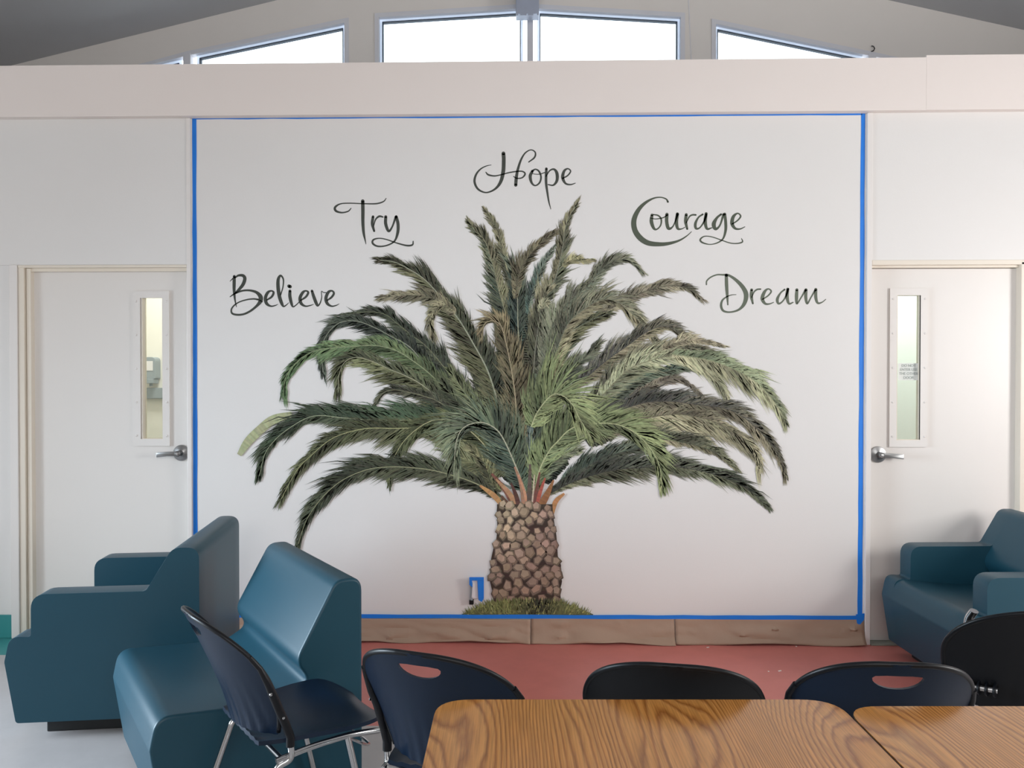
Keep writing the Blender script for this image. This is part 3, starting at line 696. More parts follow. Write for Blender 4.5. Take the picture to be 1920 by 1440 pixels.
frond([(1090,810),(1130,782),(1200,757),(1252,752),(1304,758),(1356,765),(1390,780),(1421,806),(1447,836),(1464,865),(1472,890)], 28, 30, (78,84,86), (140,136,116), (128,126,106), rach=(68,68,66), tip=.42)
frond([(1120,815),(1160,795),(1221,782),(1273,777),(1325,786),(1367,804),(1398,825),(1417,848),(1424,872)], 20, 40, (124,122,102), (154,154,126), (170,170,142), rach=(100,100,80), tip=.62, dens=1.6)
frond([(1150,850),(1190,832),(1237,824),(1273,828),(1315,838),(1346,852),(1378,880)], 26, 12, (84,96,82), (150,146,120), (132,134,108), rach=(74,84,68))
frond([(1040,915),(1090,880),(1140,856),(1190,842),(1240,838)], 24, 18, (72,94,86), (82,92,78), (98,108,92), rach=(60,72,66), b0=.15)
frond([(1018,932),(1070,905),(1120,888),(1165,879),(1200,877),(1252,874),(1304,881),(1346,892),(1387,909),(1412,926),(1438,951)], 34, 24, (68,74,70), (112,116,92), (108,120,100), rach=(56,58,54), tip=.36, a0=42, b0=.12)
frond([(1004,915),(1022,880),(1050,856),(1085,846)], 22, 18, (112,134,112), (104,122,102), (140,152,122), rach=(150,160,140))
# left hand side, upper
frond([(945,800),(930,742),(913,692),(888,645),(861,600),(838,572),(812,540),(790,519),(762,502),(738,491),(713,488)], 34, 38, (60,72,56), (112,118,84), (104,106,86), rach=(150,160,142), tip=.36, b0=.45, rw=3.2)
frond([(852,590),(830,568),(797,555),(757,554),(713,558)], 18, 18, (146,144,118), (120,120,98), (142,140,118), dens=1.7, tip=.5)
frond([(855,585),(835,572),(816,580),(806,602),(812,634)], 14, 18, (150,150,120), None, (152,150,124), dens=1.5)
frond([(880,770),(870,740),(840,698),(802,652),(773,629),(744,606),(723,590),(692,585),(650,590)], 24, 20, (62,72,60), (84,94,74), (76,86,72), rach=(112,120,94), tip=.42)
frond([(872,785),(850,750),(810,700),(788,672),(765,648),(734,631),(702,614),(667,602),(636,606),(613,628),(604,655),(606,698)], 22, 26, (60,72,62), (66,80,72), (74,84,76), rach=(140,150,136), tip=.5)
frond([(880,800),(850,745),(807,702),(775,677),(744,658),(705,648),(660,650),(620,653),(585,660),(556,680),(537,706),(532,735)], 22, 30, (118,134,92), (110,128,86), (92,130,90), rach=(140,156,120), tip=.62)
frond([(890,810),(850,765),(819,743),(786,718),(755,702),(732,693),(702,679),(671,670),(648,678),(637,700),(634,735)], 24, 30, (74,82,64), (116,122,86), (112,122,88), rach=(160,164,140), tip=.62)
frond([(880,800),(827,756),(796,743),(765,735),(740,731),(719,737),(702,760)], 16, 15, (68,72,60), (64,66,56), (92,98,78), rach=(120,124,100), tip=.6)
frond([(915,830),(890,790),(855,750),(830,720)], 30, 28, (50,58,48), (48,56,46), (96,106,78), body=.9, tip=.7)
frond([(920,830),(895,770),(870,735),(845,695)], 22, 18, (80,92,66), (74,84,62), (132,144,104), tip=.6, rach=(140,150,112))
# left hand side, lower
LAYER[0] += 1
pb = PB(); blade(pb, [(548,778,13),(513,787,17),(486,808,17),(465,829,16),(449,853,9)], (164,174,136), -0.0008 - LAYER[0] * 1e-4); pb.build('frond')
frond([(900,825),(860,795),(800,787),(740,788),(690,787),(640,783),(602,779),(575,784),(544,802),(519,822),(498,850),(487,892)], 38, 24, (64,92,68), (66,80,60), (76,86,68), rach=(150,164,136), tip=.38)
frond([(880,830),(840,812),(790,803),(738,803),(690,803),(648,812),(617,826),(586,852),(557,882),(528,935)], 24, 30, (84,94,62), (92,100,70), (96,102,76), rach=(158,164,116), tip=.5)
frond([(960,880),(918,880),(877,862),(843,835),(806,818)], 34, 26, (104,114,84), (112,120,84), (136,142,104), tip=.6)
frond([(940,920),(923,907),(908,868),(885,842)], 20, 24, (124,130,90), (70,74,56), (150,152,112), tip=.7)
frond([(925,860),(900,825),(860,793),(827,786),(802,792),(777,808),(757,828),(742,852),(733,876),(730,905)], 18, 30, (96,106,68), (84,94,62), (86,96,66), rach=(168,172,128), tip=.42)
frond([(945,938),(927,926),(902,911),(868,897),(818,883),(777,877),(735,875),(690,880),(648,897),(617,920),(590,951),(573,980),(560,1019)], 34, 30, (78,86,66), (88,94,72), (72,82,66), rach=(146,152,118), tip=.36, a0=42, b0=.18)
# centre front
frond([(985,925),(971,830),(969,786),(965,734),(957,682),(948,640),(940,612),(926,602),(910,606),(902,622)], 34, 32, (98,96,70), (84,86,64), (150,138,108), rach=(160,150,122), tip=.45, b0=.3, rw=3.4)
frond([(994,930),(995,870),(993,820),(998,750)], 12, 18, (86,114,116), (70,90,88), (120,140,138), a0=24, a1=16, rach=(130,148,146))
frond([(985,920),(965,869),(944,823),(927,802),(902,792),(872,800),(857,823),(852,862)], 48, 46, (74,98,82), (58,80,74), (140,152,122), rach=(168,174,154), tip=.5, b0=.4, a0=56, a1=26, droop=.05, rw=3.0)
frond([(1002,925),(1012,880),(1030,845),(1044,829),(1072,803),(1115,794),(1157,796),(1191,812),(1219,840),(1236,874),(1241,915)], 46, 34, (122,144,98), (112,132,94), (142,158,112), rach=(170,182,138), tip=.36, b0=.2, a0=52, droop=.02, rw=2.6)
frond([(996,800),(1008,772),(1033,742),(1053,741),(1072,757),(1088,787),(1108,820)], 48, 30, (124,146,100), (130,148,102), (146,160,112), rach=(176,186,144), tip=.28, b0=.5, a0=58, droop=.0)
# petioles
LAYER[0] += 1; pb = PB(); yy = -0.0008 - LAYER[0] * 1e-4
for pts, col in (([(900,910,4),(925,928,10),(940,945,8)], (186,140,86)), ([(922,888,4),(945,915,9),(962,945,9)], (124,78,66)), ([(930,898,3),(955,925,9),(972,955,10)], (176,132,98)),
                 ([(965,875,3),(978,910,8),(985,955,12)], (164,124,102)), ([(972,890,2),(984,925,5),(990,955,6)], (196,140,110)), ([(994,870,4),(993,920,9),(992,960,8)], (96,84,78)),
                 ([(1012,885,3),(1005,925,8),(1000,955,8)], (118,72,66)), ([(1022,896,3),(1012,925,7),(1006,950,6)], (176,84,70)), ([(1038,900,3),(1024,930,12),(1010,955,14)], (150,98,62)),
                 ([(1058,925,4),(1042,940,9),(1034,965,8)], (182,126,78)), ([(940,930,5),(955,950,9),(960,965,8)], (104,72,60)), ([(958,905,3),(968,930,8),(974,955,8)], (90,58,54)), ([(1002,890,2),(1000,920,3),(997,950,3)], (196,180,164))):
    pb = PB(); blade(pb, pts, col, yy); yy -= 1.0e-5; pb.build('petiole')
# trunk of overlapping stubs
LAYER[0] += 2; y0 = -0.0008 - LAYER[0] * 1e-4; pb = PB()
Lp = [(952,932), (960,931), (985,932.7), (1010,931), (1022,926.5), (1047,921), (1067,920), (1082,917), (1099,921), (1115,925), (1132,927)]
Rp = [(952,1036), (962,1037), (985,1040), (1001,1043), (1026,1045), (1045,1046), (1058,1052), (1078,1051), (1090,1054), (1105,1050), (1130,1052)]
def edge(E, v):
    for (v0, a_), (v1, b_) in zip(E, E[1:]):
        if v <= v1: return a_ + (b_ - a_) * max(0, (v - v0)) / (v1 - v0)
    return E[-1][1]
vs_ = [945 + i * 6 for i in range(32)]
for a_, b_ in zip(vs_, vs_[1:]):
    pb.poly([(edge(Lp, a_), a_), (edge(Rp, a_), a_), (edge(Rp, b_), b_), (edge(Lp, b_), b_)], jit((66,50,44), .08), y0)
row = 0; v = 950
while v < 1134:
    xl, xr = edge(Lp, v), edge(Rp, v); nn = 6; wd_ = (xr - xl) / nn
    for i in range(-1 if row % 2 else 0, nn):
        cx = xl + (i + (1.0 if row % 2 else .5)) * wd_ + random.uniform(-3.5, 3.5); cy = v + random.uniform(-4.5, 4.5)
        fx = min(1, max(0, (cx - xl) / (xr - xl))); fy = (v - 950) / 184
        edgef = 1 - .30 * abs(2 * fx - 1) ** 2
        rx, ry = wd_ * random.uniform(.54, .72) * edgef, random.uniform(9.5, 14.0)
        cx = min(max(cx, xl + rx * .55), xr - rx * .55)
        rot = random.uniform(-.9, .9); npt = random.choice((5, 5, 6)); ph = random.random() * 6
        pts = []
        for j in range(npt):
            a_ = ph + (j + random.uniform(-.2, .2)) * 2 * math.pi / npt; k_ = random.uniform(.85, 1.15); px_, py_ = rx * math.cos(a_) * k_, ry * math.sin(a_) * k_
            pts.append((cx + px_ * math.cos(rot) - py_ * math.sin(rot) * .8, cy + px_ * math.sin(rot) + py_ * math.cos(rot)))
        c0 = mixc(mixc((206,188,160), (152,126,114), fx ** .8), (138,116,104), fy * .95)
        if fx < .12: c0 = mixc(c0, (120,104,92), .4)
        yl = y0 - (2 + row * 3) * 1e-5
        pb.poly(pts, jit(tuple(x * .52 for x in c0), .06), yl)
        tdx, tdy = random.uniform(-2.2, .4), random.uniform(-3.0, -1.0)
        pb.poly([(cx + (p[0] - cx) * .90 + tdx * .3, cy + (p[1] - cy) * .88 - .8) for p in pts], jit(tuple(x * .80 for x in c0), .08), yl - .8e-5)
        pb.poly([(cx + (p[0] - cx) * .66 + tdx, cy + (p[1] - cy) * .62 + tdy) for p in pts], jit(tuple(min(255, x * 1.06) for x in c0), .10), yl - 1.6e-5)
    v += 14.5; row += 1
pb.build('trunk')
# grass at the foot of the trunk
LAYER[0] += 6; y0 = -0.0008 - LAYER[0] * 1e-4; pb = PB()
top = [(866,1151),(892,1139),(925,1128),(985,1124),(1050,1127),(1080,1137),(1112,1151)]
for a_, b_ in zip(top, top[1:]): pb.poly([a_, b_, (b_[0], 1153), (a_[0], 1153)], (88,98,62), y0)
for i in range(900):
    u = random.triangular(864, 1112, 990); tv = None
    for a_, b_ in zip(top, top[1:]):
        if a_[0] <= u <= b_[0]: tv = a_[1] + (b_[1] - a_[1]) * (u - a_[0]) / (b_[0] - a_[0])
    if tv is None: continue
    v = random.uniform(tv, 1152); h = random.uniform(5, 13); lean = (u - 990) / 125 * 6 + random.uniform(-3, 3)
    dark = max(0, 1 - abs(u - 1010) / 55)
    col = mixc((118,130,74), (54,58,46), min(1, dark * 1.1)) if random.random() < .8 else (140,146,92)
    pb.poly([(u - 1.2, v), (u + 1.2, v), (u + lean, max(v - h, 1118))], jit(col, .2), y0 - random.randint(1, 9) * 1e-5)
pb.build('grass_tuft')

# ================================================================== TAPE, PAPER, WALL BRACKET
def tape_strip(pts, y, label, t=.0012):
    k = MB(); P = [wp(u, v) for u, v in pts]; k.prism([(p.x, p.z) for p in P], 'y', y, y + t)
    return tag(k.build('masking_tape', M['tape']), label, 'tape', 'blue masking tape framing the mural')
def zig(pts, n=26, amp=.5):           # slightly uneven edges
    out = []
    for i in range(len(pts)):
        a_, b_ = pts[i], pts[(i + 1) % len(pts)]
        if math.dist(a_, b_) < 40: out.append(a_); continue
        for j in range(n):
            t = j / n; q = (a_[0] + (b_[0] - a_[0]) * t, a_[1] + (b_[1] - a_[1]) * t)
            out.append((q[0] + random.uniform(-amp, amp), q[1] + random.uniform(-amp, amp)))
    return out
tape_strip(zig([(360.5, 221), (368, 221), (371, 1150), (363, 1150)]), -.0016, 'blue masking tape strip down the left edge of the mural')
tape_strip(zig([(1614.5, 213), (1622, 213), (1616.5, 1163), (1607.5, 1163)]), -.0016, 'blue masking tape strip down the right edge of the mural')
tape_strip(zig([(368, 219), (1616, 211), (1616, 216), (368, 224)]), -.0016, 'blue masking tape strip in shadow along the top under the beam')
tape_strip(zig([(366, 1150.5), (1617, 1153.5), (1617, 1161), (366, 1157)]), -.0095, 'blue masking tape strip along the bottom of the mural, over brown paper')
k = MB(); P = [wp(u, v, -.012) for u, v in ((1605, 1152), (1621, 1150), (1620, 1162), (1612, 1172), (1607, 1169))]
k.prism([(p.x, p.z) for p in P], 'y', -.0125, -.0105)
tag(k.build('masking_tape', M['tape']), 'torn blue tape end folded over the bottom right corner of the mural', 'tape')

def paper(u0, u1, seed, label, lift):
    rnd = random.Random(seed)
    a_, b_ = wp(u0, 1156), wp(u1, 1156); L_ = b_.x - a_.x; nx, nz = max(12, int(L_ / .02)), 12
    ztop = a_.z; vs, fs = [], []
    waves = [(rnd.uniform(3, 16), rnd.uniform(-9, 9), rnd.uniform(0, 6), rnd.uniform(.003, .0075)) for _ in range(6)]
    cr = [(rnd.uniform(0, L_), rnd.uniform(.01, .11), rnd.uniform(.018, .045), rnd.uniform(-.018, .024)) for _ in range(int(L_ * 11))]
    for j in range(nz + 1):
        tz = j / nz
        for i in range(nx + 1):
            x = L_ * i / nx; z = tz * (ztop - .002)
            d = sum(A * math.sin(x * fx_ + tz * fz_ + ph) for fx_, fz_, ph, A in waves) * tz * (1.2 - tz * .2)
            for (qx, qz, qr, qa) in cr:
                e = ((x - qx) / qr) ** 2 + ((z - qz) / (qr * .5)) ** 2; s_ = 1 - abs(math.sin((x - qx) * 60 + (z - qz) * 40)) * .6
                d += qa * math.exp(-e) * s_ * min(1, tz * 3)
            flare = .012 + .022 * tz ** 2.2 + lift * max(0, tz - .7) * math.sin(x * 7 + seed) ** 2
            yb = -.006 - max(.001, flare * tz + abs(d))
            zb = ztop - z + (.006 * math.sin(x * 9 + seed * 2) + .006) * tz ** 3
            vs.append((x, yb, zb))
    for j in range(nz):
        for i in range(nx):
            q = j * (nx + 1) + i; fs.append((q, q + 1, q + nx + 2, q + nx + 1))
    k = MB(); k.add(vs, fs); o = k.build('masking_paper', M['paper'], smooth=28); o.location = (a_.x, 0, 0)
    md = o.modifiers.new('thickness', 'SOLIDIFY'); md.thickness = .0006; md.offset = 0
    return tag(o, label, 'paper', 'brown masking paper along the foot of the wall')
paper(369, 994.5, 3, 'longest brown masking paper sheet at the foot of the wall, left of the seam', .01)
paper(995.5, 1264, 5, 'short crumpled brown masking paper sheet in the middle of the wall foot', .05)
paper(1265, 1619, 8, 'brown masking paper sheet at the wall foot, right end by the door', .01)

o0 = wp(890, 1100)
br = tag(empty('wall_bracket', (o0.x, 0, o0.z)), 'small white wall bracket half wrapped in blue tape left of the painted trunk', 'bracket')
def bx(u, v): p = wp(u, v); return (p.x - o0.x, p.z - o0.z)
k = MB(); k.prism([bx(884, 1120), bx(898, 1120), bx(896, 1085), bx(885, 1085)], 'y', -.035, -.001); k.build('casing', M['white'], br, bevel=.004)
k = MB(); k.prism([bx(885, 1117), bx(889, 1117), bx(890.5, 1092), bx(887, 1090)], 'y', -.043, -.034); k.build('fin', M['white'], br, bevel=.002)
k = MB(); k.prism([bx(881.5, 1121), bx(887, 1121), bx(887, 1089), bx(882, 1089)], 'y', -.036, -.001); k.build('cable_cover', M['grey'], br, bevel=.002)
k = MB()
for q in ([(881, 1079), (908, 1079), (908, 1085), (881, 1085)], [(896, 1085), (908, 1085), (908, 1119), (904, 1125), (898, 1121)], [(881, 1085), (886, 1085), (887, 1098), (881, 1093)]):
    k.prism([bx(*t) for t in q], 'y', -.045, -.0344)
k.build('tape_wrap', M['tape'], br, bevel=.002)
k = MB(); k.prism([bx(880.5, 1131), bx(888.5, 1131), bx(888.5, 1123), bx(880.5, 1123)], 'y', -.032, -.001); k.build('plug', M['black'], br, bevel=.002)
c_ = bx(884.5, 1122); k = MB(); k.tube([(c_[0], -.02, c_[1] - .004), (c_[0], -.02, c_[1] + .008)], .010, 12); k.build('plug_collar', M['grey'], br, smooth=40)

# ================================================================== OVERHEAD: steel box at the ridge, hanging cord
p = wp(967.5, 20, 1.36); q = wp(1010.5, 35, 1.36)
bxm = (p.x + q.x) / 2; hw = (q.x - p.x) / 2
sb = tag(empty('ridge_bracket', (bxm, 1.36, q.z)), 'grey steel bracket box hanging from the ridge before the middle window', 'bracket')
k = MB(); h = min(ceil_z(bxm - hw), ceil_z(bxm + hw)) - q.z - .004
k.box(-hw, hw, -.06, .06, .012, h); k.build('box', M['steel'], sb, bevel=.004)
k = MB(); k.box(-hw - .002, hw + .002, -.063, .063, .16, .168); k.build('flange', M['steel'], sb, bevel=.001)
for xa, xb in ((-.98, -.82), (-.62, -.08), (.04, .5), (.84, .98)):
    k = MB(); k.box(xa * hw, xb * hw, -.06, -.05, 0, .014); k.build('tab', M['steel'], sb)
pa, pb2 = wp(1291, 0, 1.2), wp(1296, 112, 1.2)
dv = (pb2 - pa); zt = ceil_z(pa.x - .02); top_ = pa + dv * ((zt - pa.z) / dv.z); bot_ = pa + dv * ((3.262 - pa.z) / dv.z)
k = MB(); k.tube([top_, pa, (pa + pb2) / 2, pb2, bot_], .0045, 8)
tag(k.build('hanging_cord', M['white'], smooth=40), 'thin white cord hanging from the ceiling between clerestory windows', 'cord')
hk = [wp(u, v, YG - .02) for u, v in ((1634, 86), (1638, 87), (1640, 91), (1638, 95), (1633, 96))]
hk[-1].y = YG - .004
k = MB(); k.tube(hk, .004, 8); tag(k.build('wire_hook', M['black'], smooth=40), 'tiny dark wire hook above the right hand clerestory window', 'hook')

# ================================================================== LOUNGE CHAIRS
LW, LD = .80, .755
def extrude_profile(poly, x0, x1, name, m, parent, bev, pick=None):
    k = MB(); k.prism(poly, 'x', x0, x1); me = k.mesh(name)
    bm = bmesh.new(); bm.from_mesh(me); bmesh.ops.recalc_face_normals(bm, faces=bm.faces)
    es = [e for e in bm.edges if len(e.link_faces) == 2 and any(len(fc.verts) > 4 for fc in e.link_faces)]
    if pick: es = [e for e in es if pick((e.verts[0].co + e.verts[1].co) / 2)]
    if es: bmesh.ops.bevel(bm, geom=es, offset=bev, segments=4, profile=.5, affect='EDGES', clamp_overlap=True)
    bm.to_mesh(me); bm.free()
    o = link(name, me, m, parent, smooth=50)
    for p_ in me.polygons:
        if len(p_.vertices) > 4: p_.use_smooth = False
    return o
BODY = fillet([(.0, .07, .015), (.0, .795, .06), (.105, .795, .055), (.262, .525, .07), (.205, .452, .055), (.30, .402, .06), (.50, .415, 0), (.735, .437, .085), (.757, .33, .04), (.715, .07, .015)], 7)
SIDE = fillet([(.0, .07, .015), (.0, .795, .06), (.105, .795, .055), (.211, .612, .025), (.655, .612, .062), (.655, .432, .014), (.735, .437, .085), (.757, .33, .04), (.715, .07, .015)], 7)
ARM_W = .112
def lounge(name, label, group, loc, facing, arms):
    root = empty(name, (loc[0], loc[1], 0), math.atan2(-facing[0], facing[1]))
    tag(root, label, 'armchair' if arms else 'lounge chair', group)
    if not arms: extrude_profile(BODY, -LW / 2, LW / 2, 'body', M['teal'], root, .018)
    else:
        extrude_profile(BODY, -LW / 2 + ARM_W - .002, LW / 2 - ARM_W + .002, 'body', M['teal'], root, 0, lambda p_: False)
        for s_ in (-1, 1):
            xo, xi = s_ * LW / 2, s_ * (LW / 2 - ARM_W)
            extrude_profile(SIDE, min(xo, xi), max(xo, xi), 'armrest', M['teal'], root, .018,
                            lambda p_: abs(p_.x - xo) < 1e-4 or (p_.z > .46 and .27 < p_.y < .69))
    k = MB(); k.box(-LW / 2 + .07, LW / 2 - .07, .08, LD - .13, 0, .085); k.build('plinth', M['plinth'], root, bevel=.004)
    return root
def unit(a_):
    v_ = Vector(a_); v_.normalize(); return v_
def dirw(xc, d):                      # camera-frame direction -> world
    return unit((xc * math.cos(YAW) - d * math.sin(YAW), xc * math.sin(YAW) + d * math.cos(YAW)))
# left armchair seen from its side: rear corners measured from the photo
def from_rear(near, far):
    n_, f_ = Vector(cf(*near)), Vector(cf(*far)); mid = (n_ + f_) / 2; return mid, (f_ - n_)
mid, wv = from_rear((-1.345, 3.55), (-1.435, 4.345)); fc = unit((-wv.y, wv.x))
lounge('lounge_armchair', 'dark teal moulded armchair seen from its side before the left door', 'teal moulded lounge seats', mid, fc, True).scale.y = 1.045
mid, wv = from_rear((-.55, 3.035), (-.99, 3.705)); fc = unit((-wv.y, wv.x))
lounge('lounge_chair', 'armless teal moulded lounge chair facing left, back turned half to the mural', 'teal moulded lounge seats', mid, fc, False).scale.y = .965
n_, f_ = Vector(cf(2.815, 3.78)), Vector(cf(2.795, 4.56)); mid = (n_ + f_) / 2; wv = f_ - n_; fc = unit((-wv.y, wv.x))
lounge('lounge_armchair', 'teal moulded armchair at the right edge, facing left before the right door', 'teal moulded lounge seats', mid, fc, True)

# ================================================================== STACKING CHAIRS
def back_point(x, v):                 # x lateral (m), v 0 bottom .. 1 top
    z = .475 + v * .357
    yc = -.012 - .150 * v ** 1.25
    y = yc + .125 * (x / .23) ** 2 * (1 - .5 * v)
    return y, z
def half_w(v):
    w_ = .180 + .050 * math.sin(min(1, v / .62) * math.pi / 2)
    if v > .50: w_ *= max(0.0, 1 - ((v - .50) / .50) ** 2.5) ** (1 / 2.5)
    return w_
def make_back(slot, m):
    nx, nv = 40, 30; vs, fs = [], []
    for j in range(nv + 1):
        v = j / nv; v = 1 - (1 - v) ** 1.6 if True else v
        hwid = max(half_w(v), .012)
        for i in range(nx + 1):
            x = hwid * (2 * i / nx - 1); y, z = back_point(x, v)
            fl = .0028 * math.cos(x * 2 * math.pi / .040) * max(0, 1 - v / .55) ** 1.2        # flutes on the lower back
            ed = abs(2 * i / nx - 1); y += fl * (1 if ed < .93 else 0)
            vs.append((x, y, z))
    for j in range(nv):
        for i in range(nx):
            q = j * (nx + 1) + i; fs.append((q, q + 1, q + nx + 2, q + nx + 1))
    k = MB(); k.add(vs, fs); o = k.build('backrest', m, smooth=60)
    sd_ = o.modifiers.new('s', 'SOLIDIFY'); sd_.thickness = .009; sd_.offset = 0; sd_.use_even_offset = True
    cut = None
    if slot:
        c = MB(); pts = []
        for i in range(13): t = math.pi * i / 12; pts.append((.062 * math.cos(math.pi - t), -.031 * math.sin(t)))
        pts += [(.056, .006), (.03, .009), (-.03, .009), (-.056, .006)]
        c.prism([(p_[0], p_[1] + .790) for p_ in pts], 'y', -.35, .15)
        cut = c.build('cutter', m); bo = o.modifiers.new('b', 'BOOLEAN'); bo.object = cut; bo.operation = 'DIFFERENCE'; bo.solver = 'EXACT'
    bpy.context.view_layer.update()
    me = bpy.data.meshes.new_from_object(o.evaluated_get(bpy.context.evaluated_depsgraph_get()))
    me.name = 'backrest'
    bpy.data.objects.remove(o)
    if cut: bpy.data.objects.remove(cut)
    for p_ in me.polygons: p_.use_smooth = True
    me.set_sharp_from_angle(angle=R(40))
    rim = MB(); ed = []                                  # rolled rim along the sides and top
    for j in range(0, 41):
        v = .02 + .975 * (1 - (1 - j / 40) ** 1.8); x = -max(half_w(v), .012); y, z = back_point(x, v); ed.append((x, y, z))
    full = ed + [(-x, y, z) for x, y, z in ed[::-1]]
    rim.tube(full, .0075, 8); rme = rim.mesh('rim')
    for p_ in rme.polygons: p_.use_smooth = True
    return me, rme
def make_seat(m):
    nx, ny = 24, 22; vs, fs = [], []
    for j in range(ny + 1):
        t = j / ny; y = .005 + .455 * t
        hwid = .172 + .062 * min(1, t / .6) ** .8
        if t > .72: hwid *= max(.05, 1 - ((t - .72) / .28) ** 2.6 * .55)
        for i in range(nx + 1):
            s_ = 2 * i / nx - 1; x = hwid * s_
            z = .452 - .018 * math.sin(min(1, t / .8) * math.pi) * (1 - s_ * s_) + .010 * abs(s_) ** 3
            if t > .78: z -= .035 * ((t - .78) / .22) ** 2
            if t < .15: z += .012 * (1 - t / .15) * (1 - s_ * s_) + .0025 * math.cos(s_ * 26) * (1 - t / .15)
            vs.append((x, y, z))
    for j in range(ny):
        for i in range(nx):
            q = j * (nx + 1) + i; fs.append((q, q + 1, q + nx + 2, q + nx + 1))
    k = MB(); k.add(vs, fs); o = k.build('seat', m, smooth=60)
    md = o.modifiers.new('s', 'SOLIDIFY'); md.thickness = .012; md.offset = -1
    me = bpy.data.meshes.new_from_object(o.evaluated_get(bpy.context.evaluated_depsgraph_get())); me.name = 'seat'; bpy.data.objects.remove(o)
    for p_ in me.polygons: p_.use_smooth = True
    me.set_sharp_from_angle(angle=R(40)); return me
def stack_chair(slot, m, label):
    root = tag(empty('stacking_chair'), label, 'chair', 'stacking chairs round the tables')
    bme, rme = make_back(slot, m); bo = link('backrest', bme, m, root); link('rim', rme, M['black'] if m is not M['charcoal'] else m, bo)
    link('seat', make_seat(m), m, root)
    for s_ in (-1, 1):
        k = MB(); pts = []
        for v in ((.72, .62, .48, .36, .24, .12, .0, -.08) if slot else (.34, .22, .12, .0, -.08)):
            hx_ = max(half_w(max(0, v)), .218 if v < .5 else 0); y, z = back_point(min(hx_, .205 + .05 * max(0, v - .2)), max(v, 0)); x = s_ * (hx_ + .004); z += min(0, v) * .36
            pts.append((x, y, z))
        k.tube(pts, .0135, 12, rad=([.0078, .0088, .0115] + [.0135] * 5) if slot else [.0088, .0115] + [.0135] * 3); sl = k.build('back_sleeve', M['black'], root, smooth=40)
        for v in ((.40, .18) if slot else (.20,)):
            hx_ = max(half_w(v), .218); x = s_ * (hx_ + .004); y, z = back_point(min(hx_, .205), v); q = MB(); q.lathe((x + s_ * .011, y, z), (s_, 0, 0), [(0, .005), (.002, .0045), (.003, .002)], 10); q.build('screw', M['chrome'], sl, smooth=40)
        e = Vector(pts[-1]); k = MB()
        k.tube(bend([e + Vector((0, 0, .01)), e + Vector((0, .006, -.040)), (s_ * .212, .050, .395), (s_ * .212, -.105, .014)], .03), .0105, 12); k.build('rear_leg', M['chrome'], root, smooth=40)
        k = MB(); k.tube(bend([(s_ * .212, .045, .410), (s_ * .214, .16, .424), (s_ * .216, .30, .428), (s_ * .205, .405, .410)], .05), .0095, 12); k.build('seat_rail', M['chrome'], root, smooth=40)
        k = MB(); k.tube([(s_ * .214, .285, .424), (s_ * .216, .385, .014)], .0105, 12); k.build('front_leg', M['chrome'], root, smooth=40)
        for c0 in ((s_ * .212, -.105), (s_ * .216, .385)):
            k = MB(); k.lathe((c0[0], c0[1], 0), (0, 0, 1), [(0, .013), (.004, .016), (.020, .015), (.024, .012)], 14); k.build('foot_glide', M['black'], root, smooth=40)
    k = MB(); k.tube(catmull([(.212, .29, .418), (.19, .36, .372), (.11, .415, .335), (0, .428, .325), (-.11, .415, .335), (-.19, .36, .372), (-.212, .29, .418)], .01), .0045, 8); k.build('cross_brace', M['chrome'], root, smooth=40)
    k = MB(); k.tube([(-.212, .062, .412), (.212, .062, .412)], .0085, 10); k.build('rear_crossbar', M['chrome'], root, smooth=40)
    return root
def place(o, xy, facing):
    o.location = (xy[0], xy[1], 0); o.rotation_euler = (0, 0, math.atan2(-facing[0], facing[1]))
chA = stack_chair(True, M['navy'], 'navy stacking chair seen from behind, seat towards the armless lounge chair')
place(chA, cf(-.842, 2.538), dirw(.80, .60)); chA.scale = (.94, .94, 1)
def place_by_top(o, xc, d, facing):   # put the centre of the back's top edge at a camera-frame spot
    p_ = cf(xc, d); place(o, (p_[0] + .160 * facing.x, p_[1] + .160 * facing.y), facing)
chB = copy_tree(chA); chB.scale = (1, 1, 1); chB['label'] = 'navy stacking chair with a handle slot at the left corner of the nearer table'
place_by_top(chB, -.245, 2.085, dirw(.36, .93))
chD = copy_tree(chB); chD['label'] = 'navy stacking chair with a handle slot behind the gap between the two tables'
place_by_top(chD, .949, 2.01, dirw(.09, .996))
chC = stack_chair(False, M['charcoal'], 'black stacking chair without a handle slot, middle one behind the nearer table')
place_by_top(chC, .390, 2.0, dirw(.19, .98))
chE = stack_chair(False, M['charcoal'], 'large dark stacking chair at the right edge, turned away before the teal armchair')
place_by_top(chE, 1.66, 2.44, dirw(.12, .993)); chE.scale = (1.3, 1.0, 1.0)
for ch_ in chE.children:
    if ch_.name.split('.')[0] not in ('backrest', 'back_sleeve'): ch_.scale.x = .62
# chrome ganging bar with rubber rings on its back, and the chrome side post beyond it
k = MB(); k.tube([(-.168, .014, .541), (-.112, -.018, .541)], .0095, 12); gb = k.build('ganging_bar', M['chrome'], chE, smooth=40)
for i in range(4):
    k = MB(); k.lathe((-.164 + i * .0155, .0117 - i * .0089, .541), (.87, -.5, 0), [(-.0035, .010), (-.003, .021), (.002, .023), (.0035, .010)], 16); k.build('rubber_ring', M['black'], gb, smooth=40)
k = MB(); k.tube(bend([(-.155, .15, .012), (-.140, .15, .50), (-.128, .15, .722), (-.120, .135, .750)], .03), .0115, 12); sp_ = k.build('side_post', M['chrome'], chE, smooth=40)
k = MB(); k.tube([(-.134, .138, .688), (-.095, .115, .668)], .004, 8); k.build('hook', M['chrome'], sp_, smooth=40)
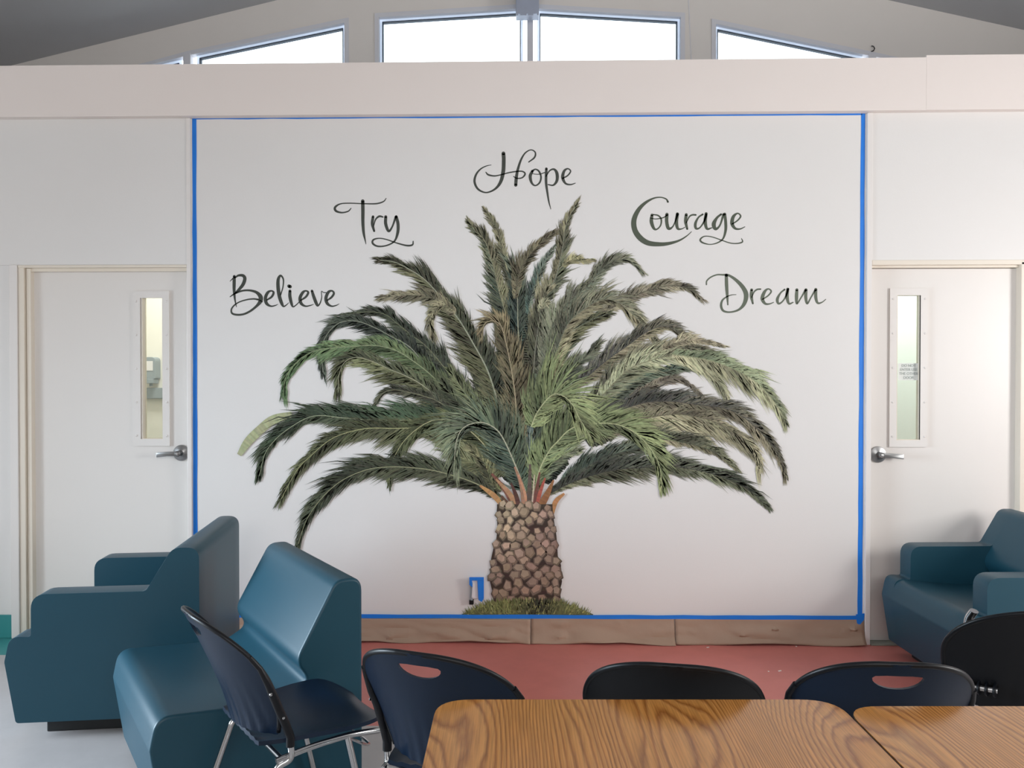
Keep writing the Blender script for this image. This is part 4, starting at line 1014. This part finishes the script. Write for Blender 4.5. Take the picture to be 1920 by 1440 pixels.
# ================================================================== TABLES
def table(label, x0, d1, sz, dz_):
    cxy = cf(x0 + sz / 2, d1 - dz_ / 2)
    root = tag(empty('oak_table', (cxy[0], cxy[1], 0), YAW), label, 'table')
    h = .76; t = .030; ol = fillet([(-sz / 2, -dz_ / 2, .085), (sz / 2, -dz_ / 2, .085), (sz / 2, dz_ / 2, .085), (-sz / 2, dz_ / 2, .085)], 8)
    k = MB(); k.prism(ol, 'z', h - .003, h); k.build('tabletop', M['wood'], root)
    il = [(p_[0] * 1.0035, p_[1] * 1.0035) for p_ in ol]; k = MB(); k.prism(il, 'z', h - t, h - .0028); k.build('edge_band', M['band'], root, bevel=.002)
    k = MB(); k.lathe((0, 0, .03), (0, 0, 1), [(0, .05), (.02, .045), (.03, .036), (h - t - .06, .036), (h - t - .031, .06)], 20); k.build('column', M['black'], root, smooth=40)
    k = MB(); k.box(-.2, .2, -.2, .2, h - t - .012, h - t - .0005); k.build('mounting_plate', M['black'], root)
    for i in range(4):
        a_ = math.pi / 4 + i * math.pi / 2; dx_, dy_ = math.cos(a_), math.sin(a_); k = MB()
        k.tube([(dx_ * .03, dy_ * .03, .045), (dx_ * .30, dy_ * .30, .022)], .02, 10, rad=[.026, .018]); k.build('base_foot', M['black'], root, smooth=40)
    return root
table('oak topped table nearest the camera, with rounded corner at left', -.178, 1.975, .949, .95)
table('second oak topped table at the bottom right corner, beyond the dark seam', .777, 1.935, .95, .95)

# ================================================================== chips of paint on the red floor
for u, v, rz, L_ in ((1327, 1214, .5, .022), (1462, 1258, .6, .026), (1441, 1259, .2, .008), (1493, 1212, .3, .010)):
    p_ = hp(u, v, 0); k = MB(); k.prism([(-L_ / 2, -.004), (L_ * .3, -.006), (L_ / 2, .003), (-L_ * .2, .006)], 'z', 0, .0015)
    o = k.build('paint_flake', M['flake']); o.location = (p_.x, p_.y, 0); o.rotation_euler = (0, 0, rz)
    tag(o, {1327: 'white paint flake on the red floor close to the brown paper', 1462: 'largest white paint flake on the red floor between two chairs', 1441: 'tiny white paint flake left of the largest flake on the red floor', 1493: 'tiny white paint flake beside the paper edge on the red floor'}[u], 'flake')
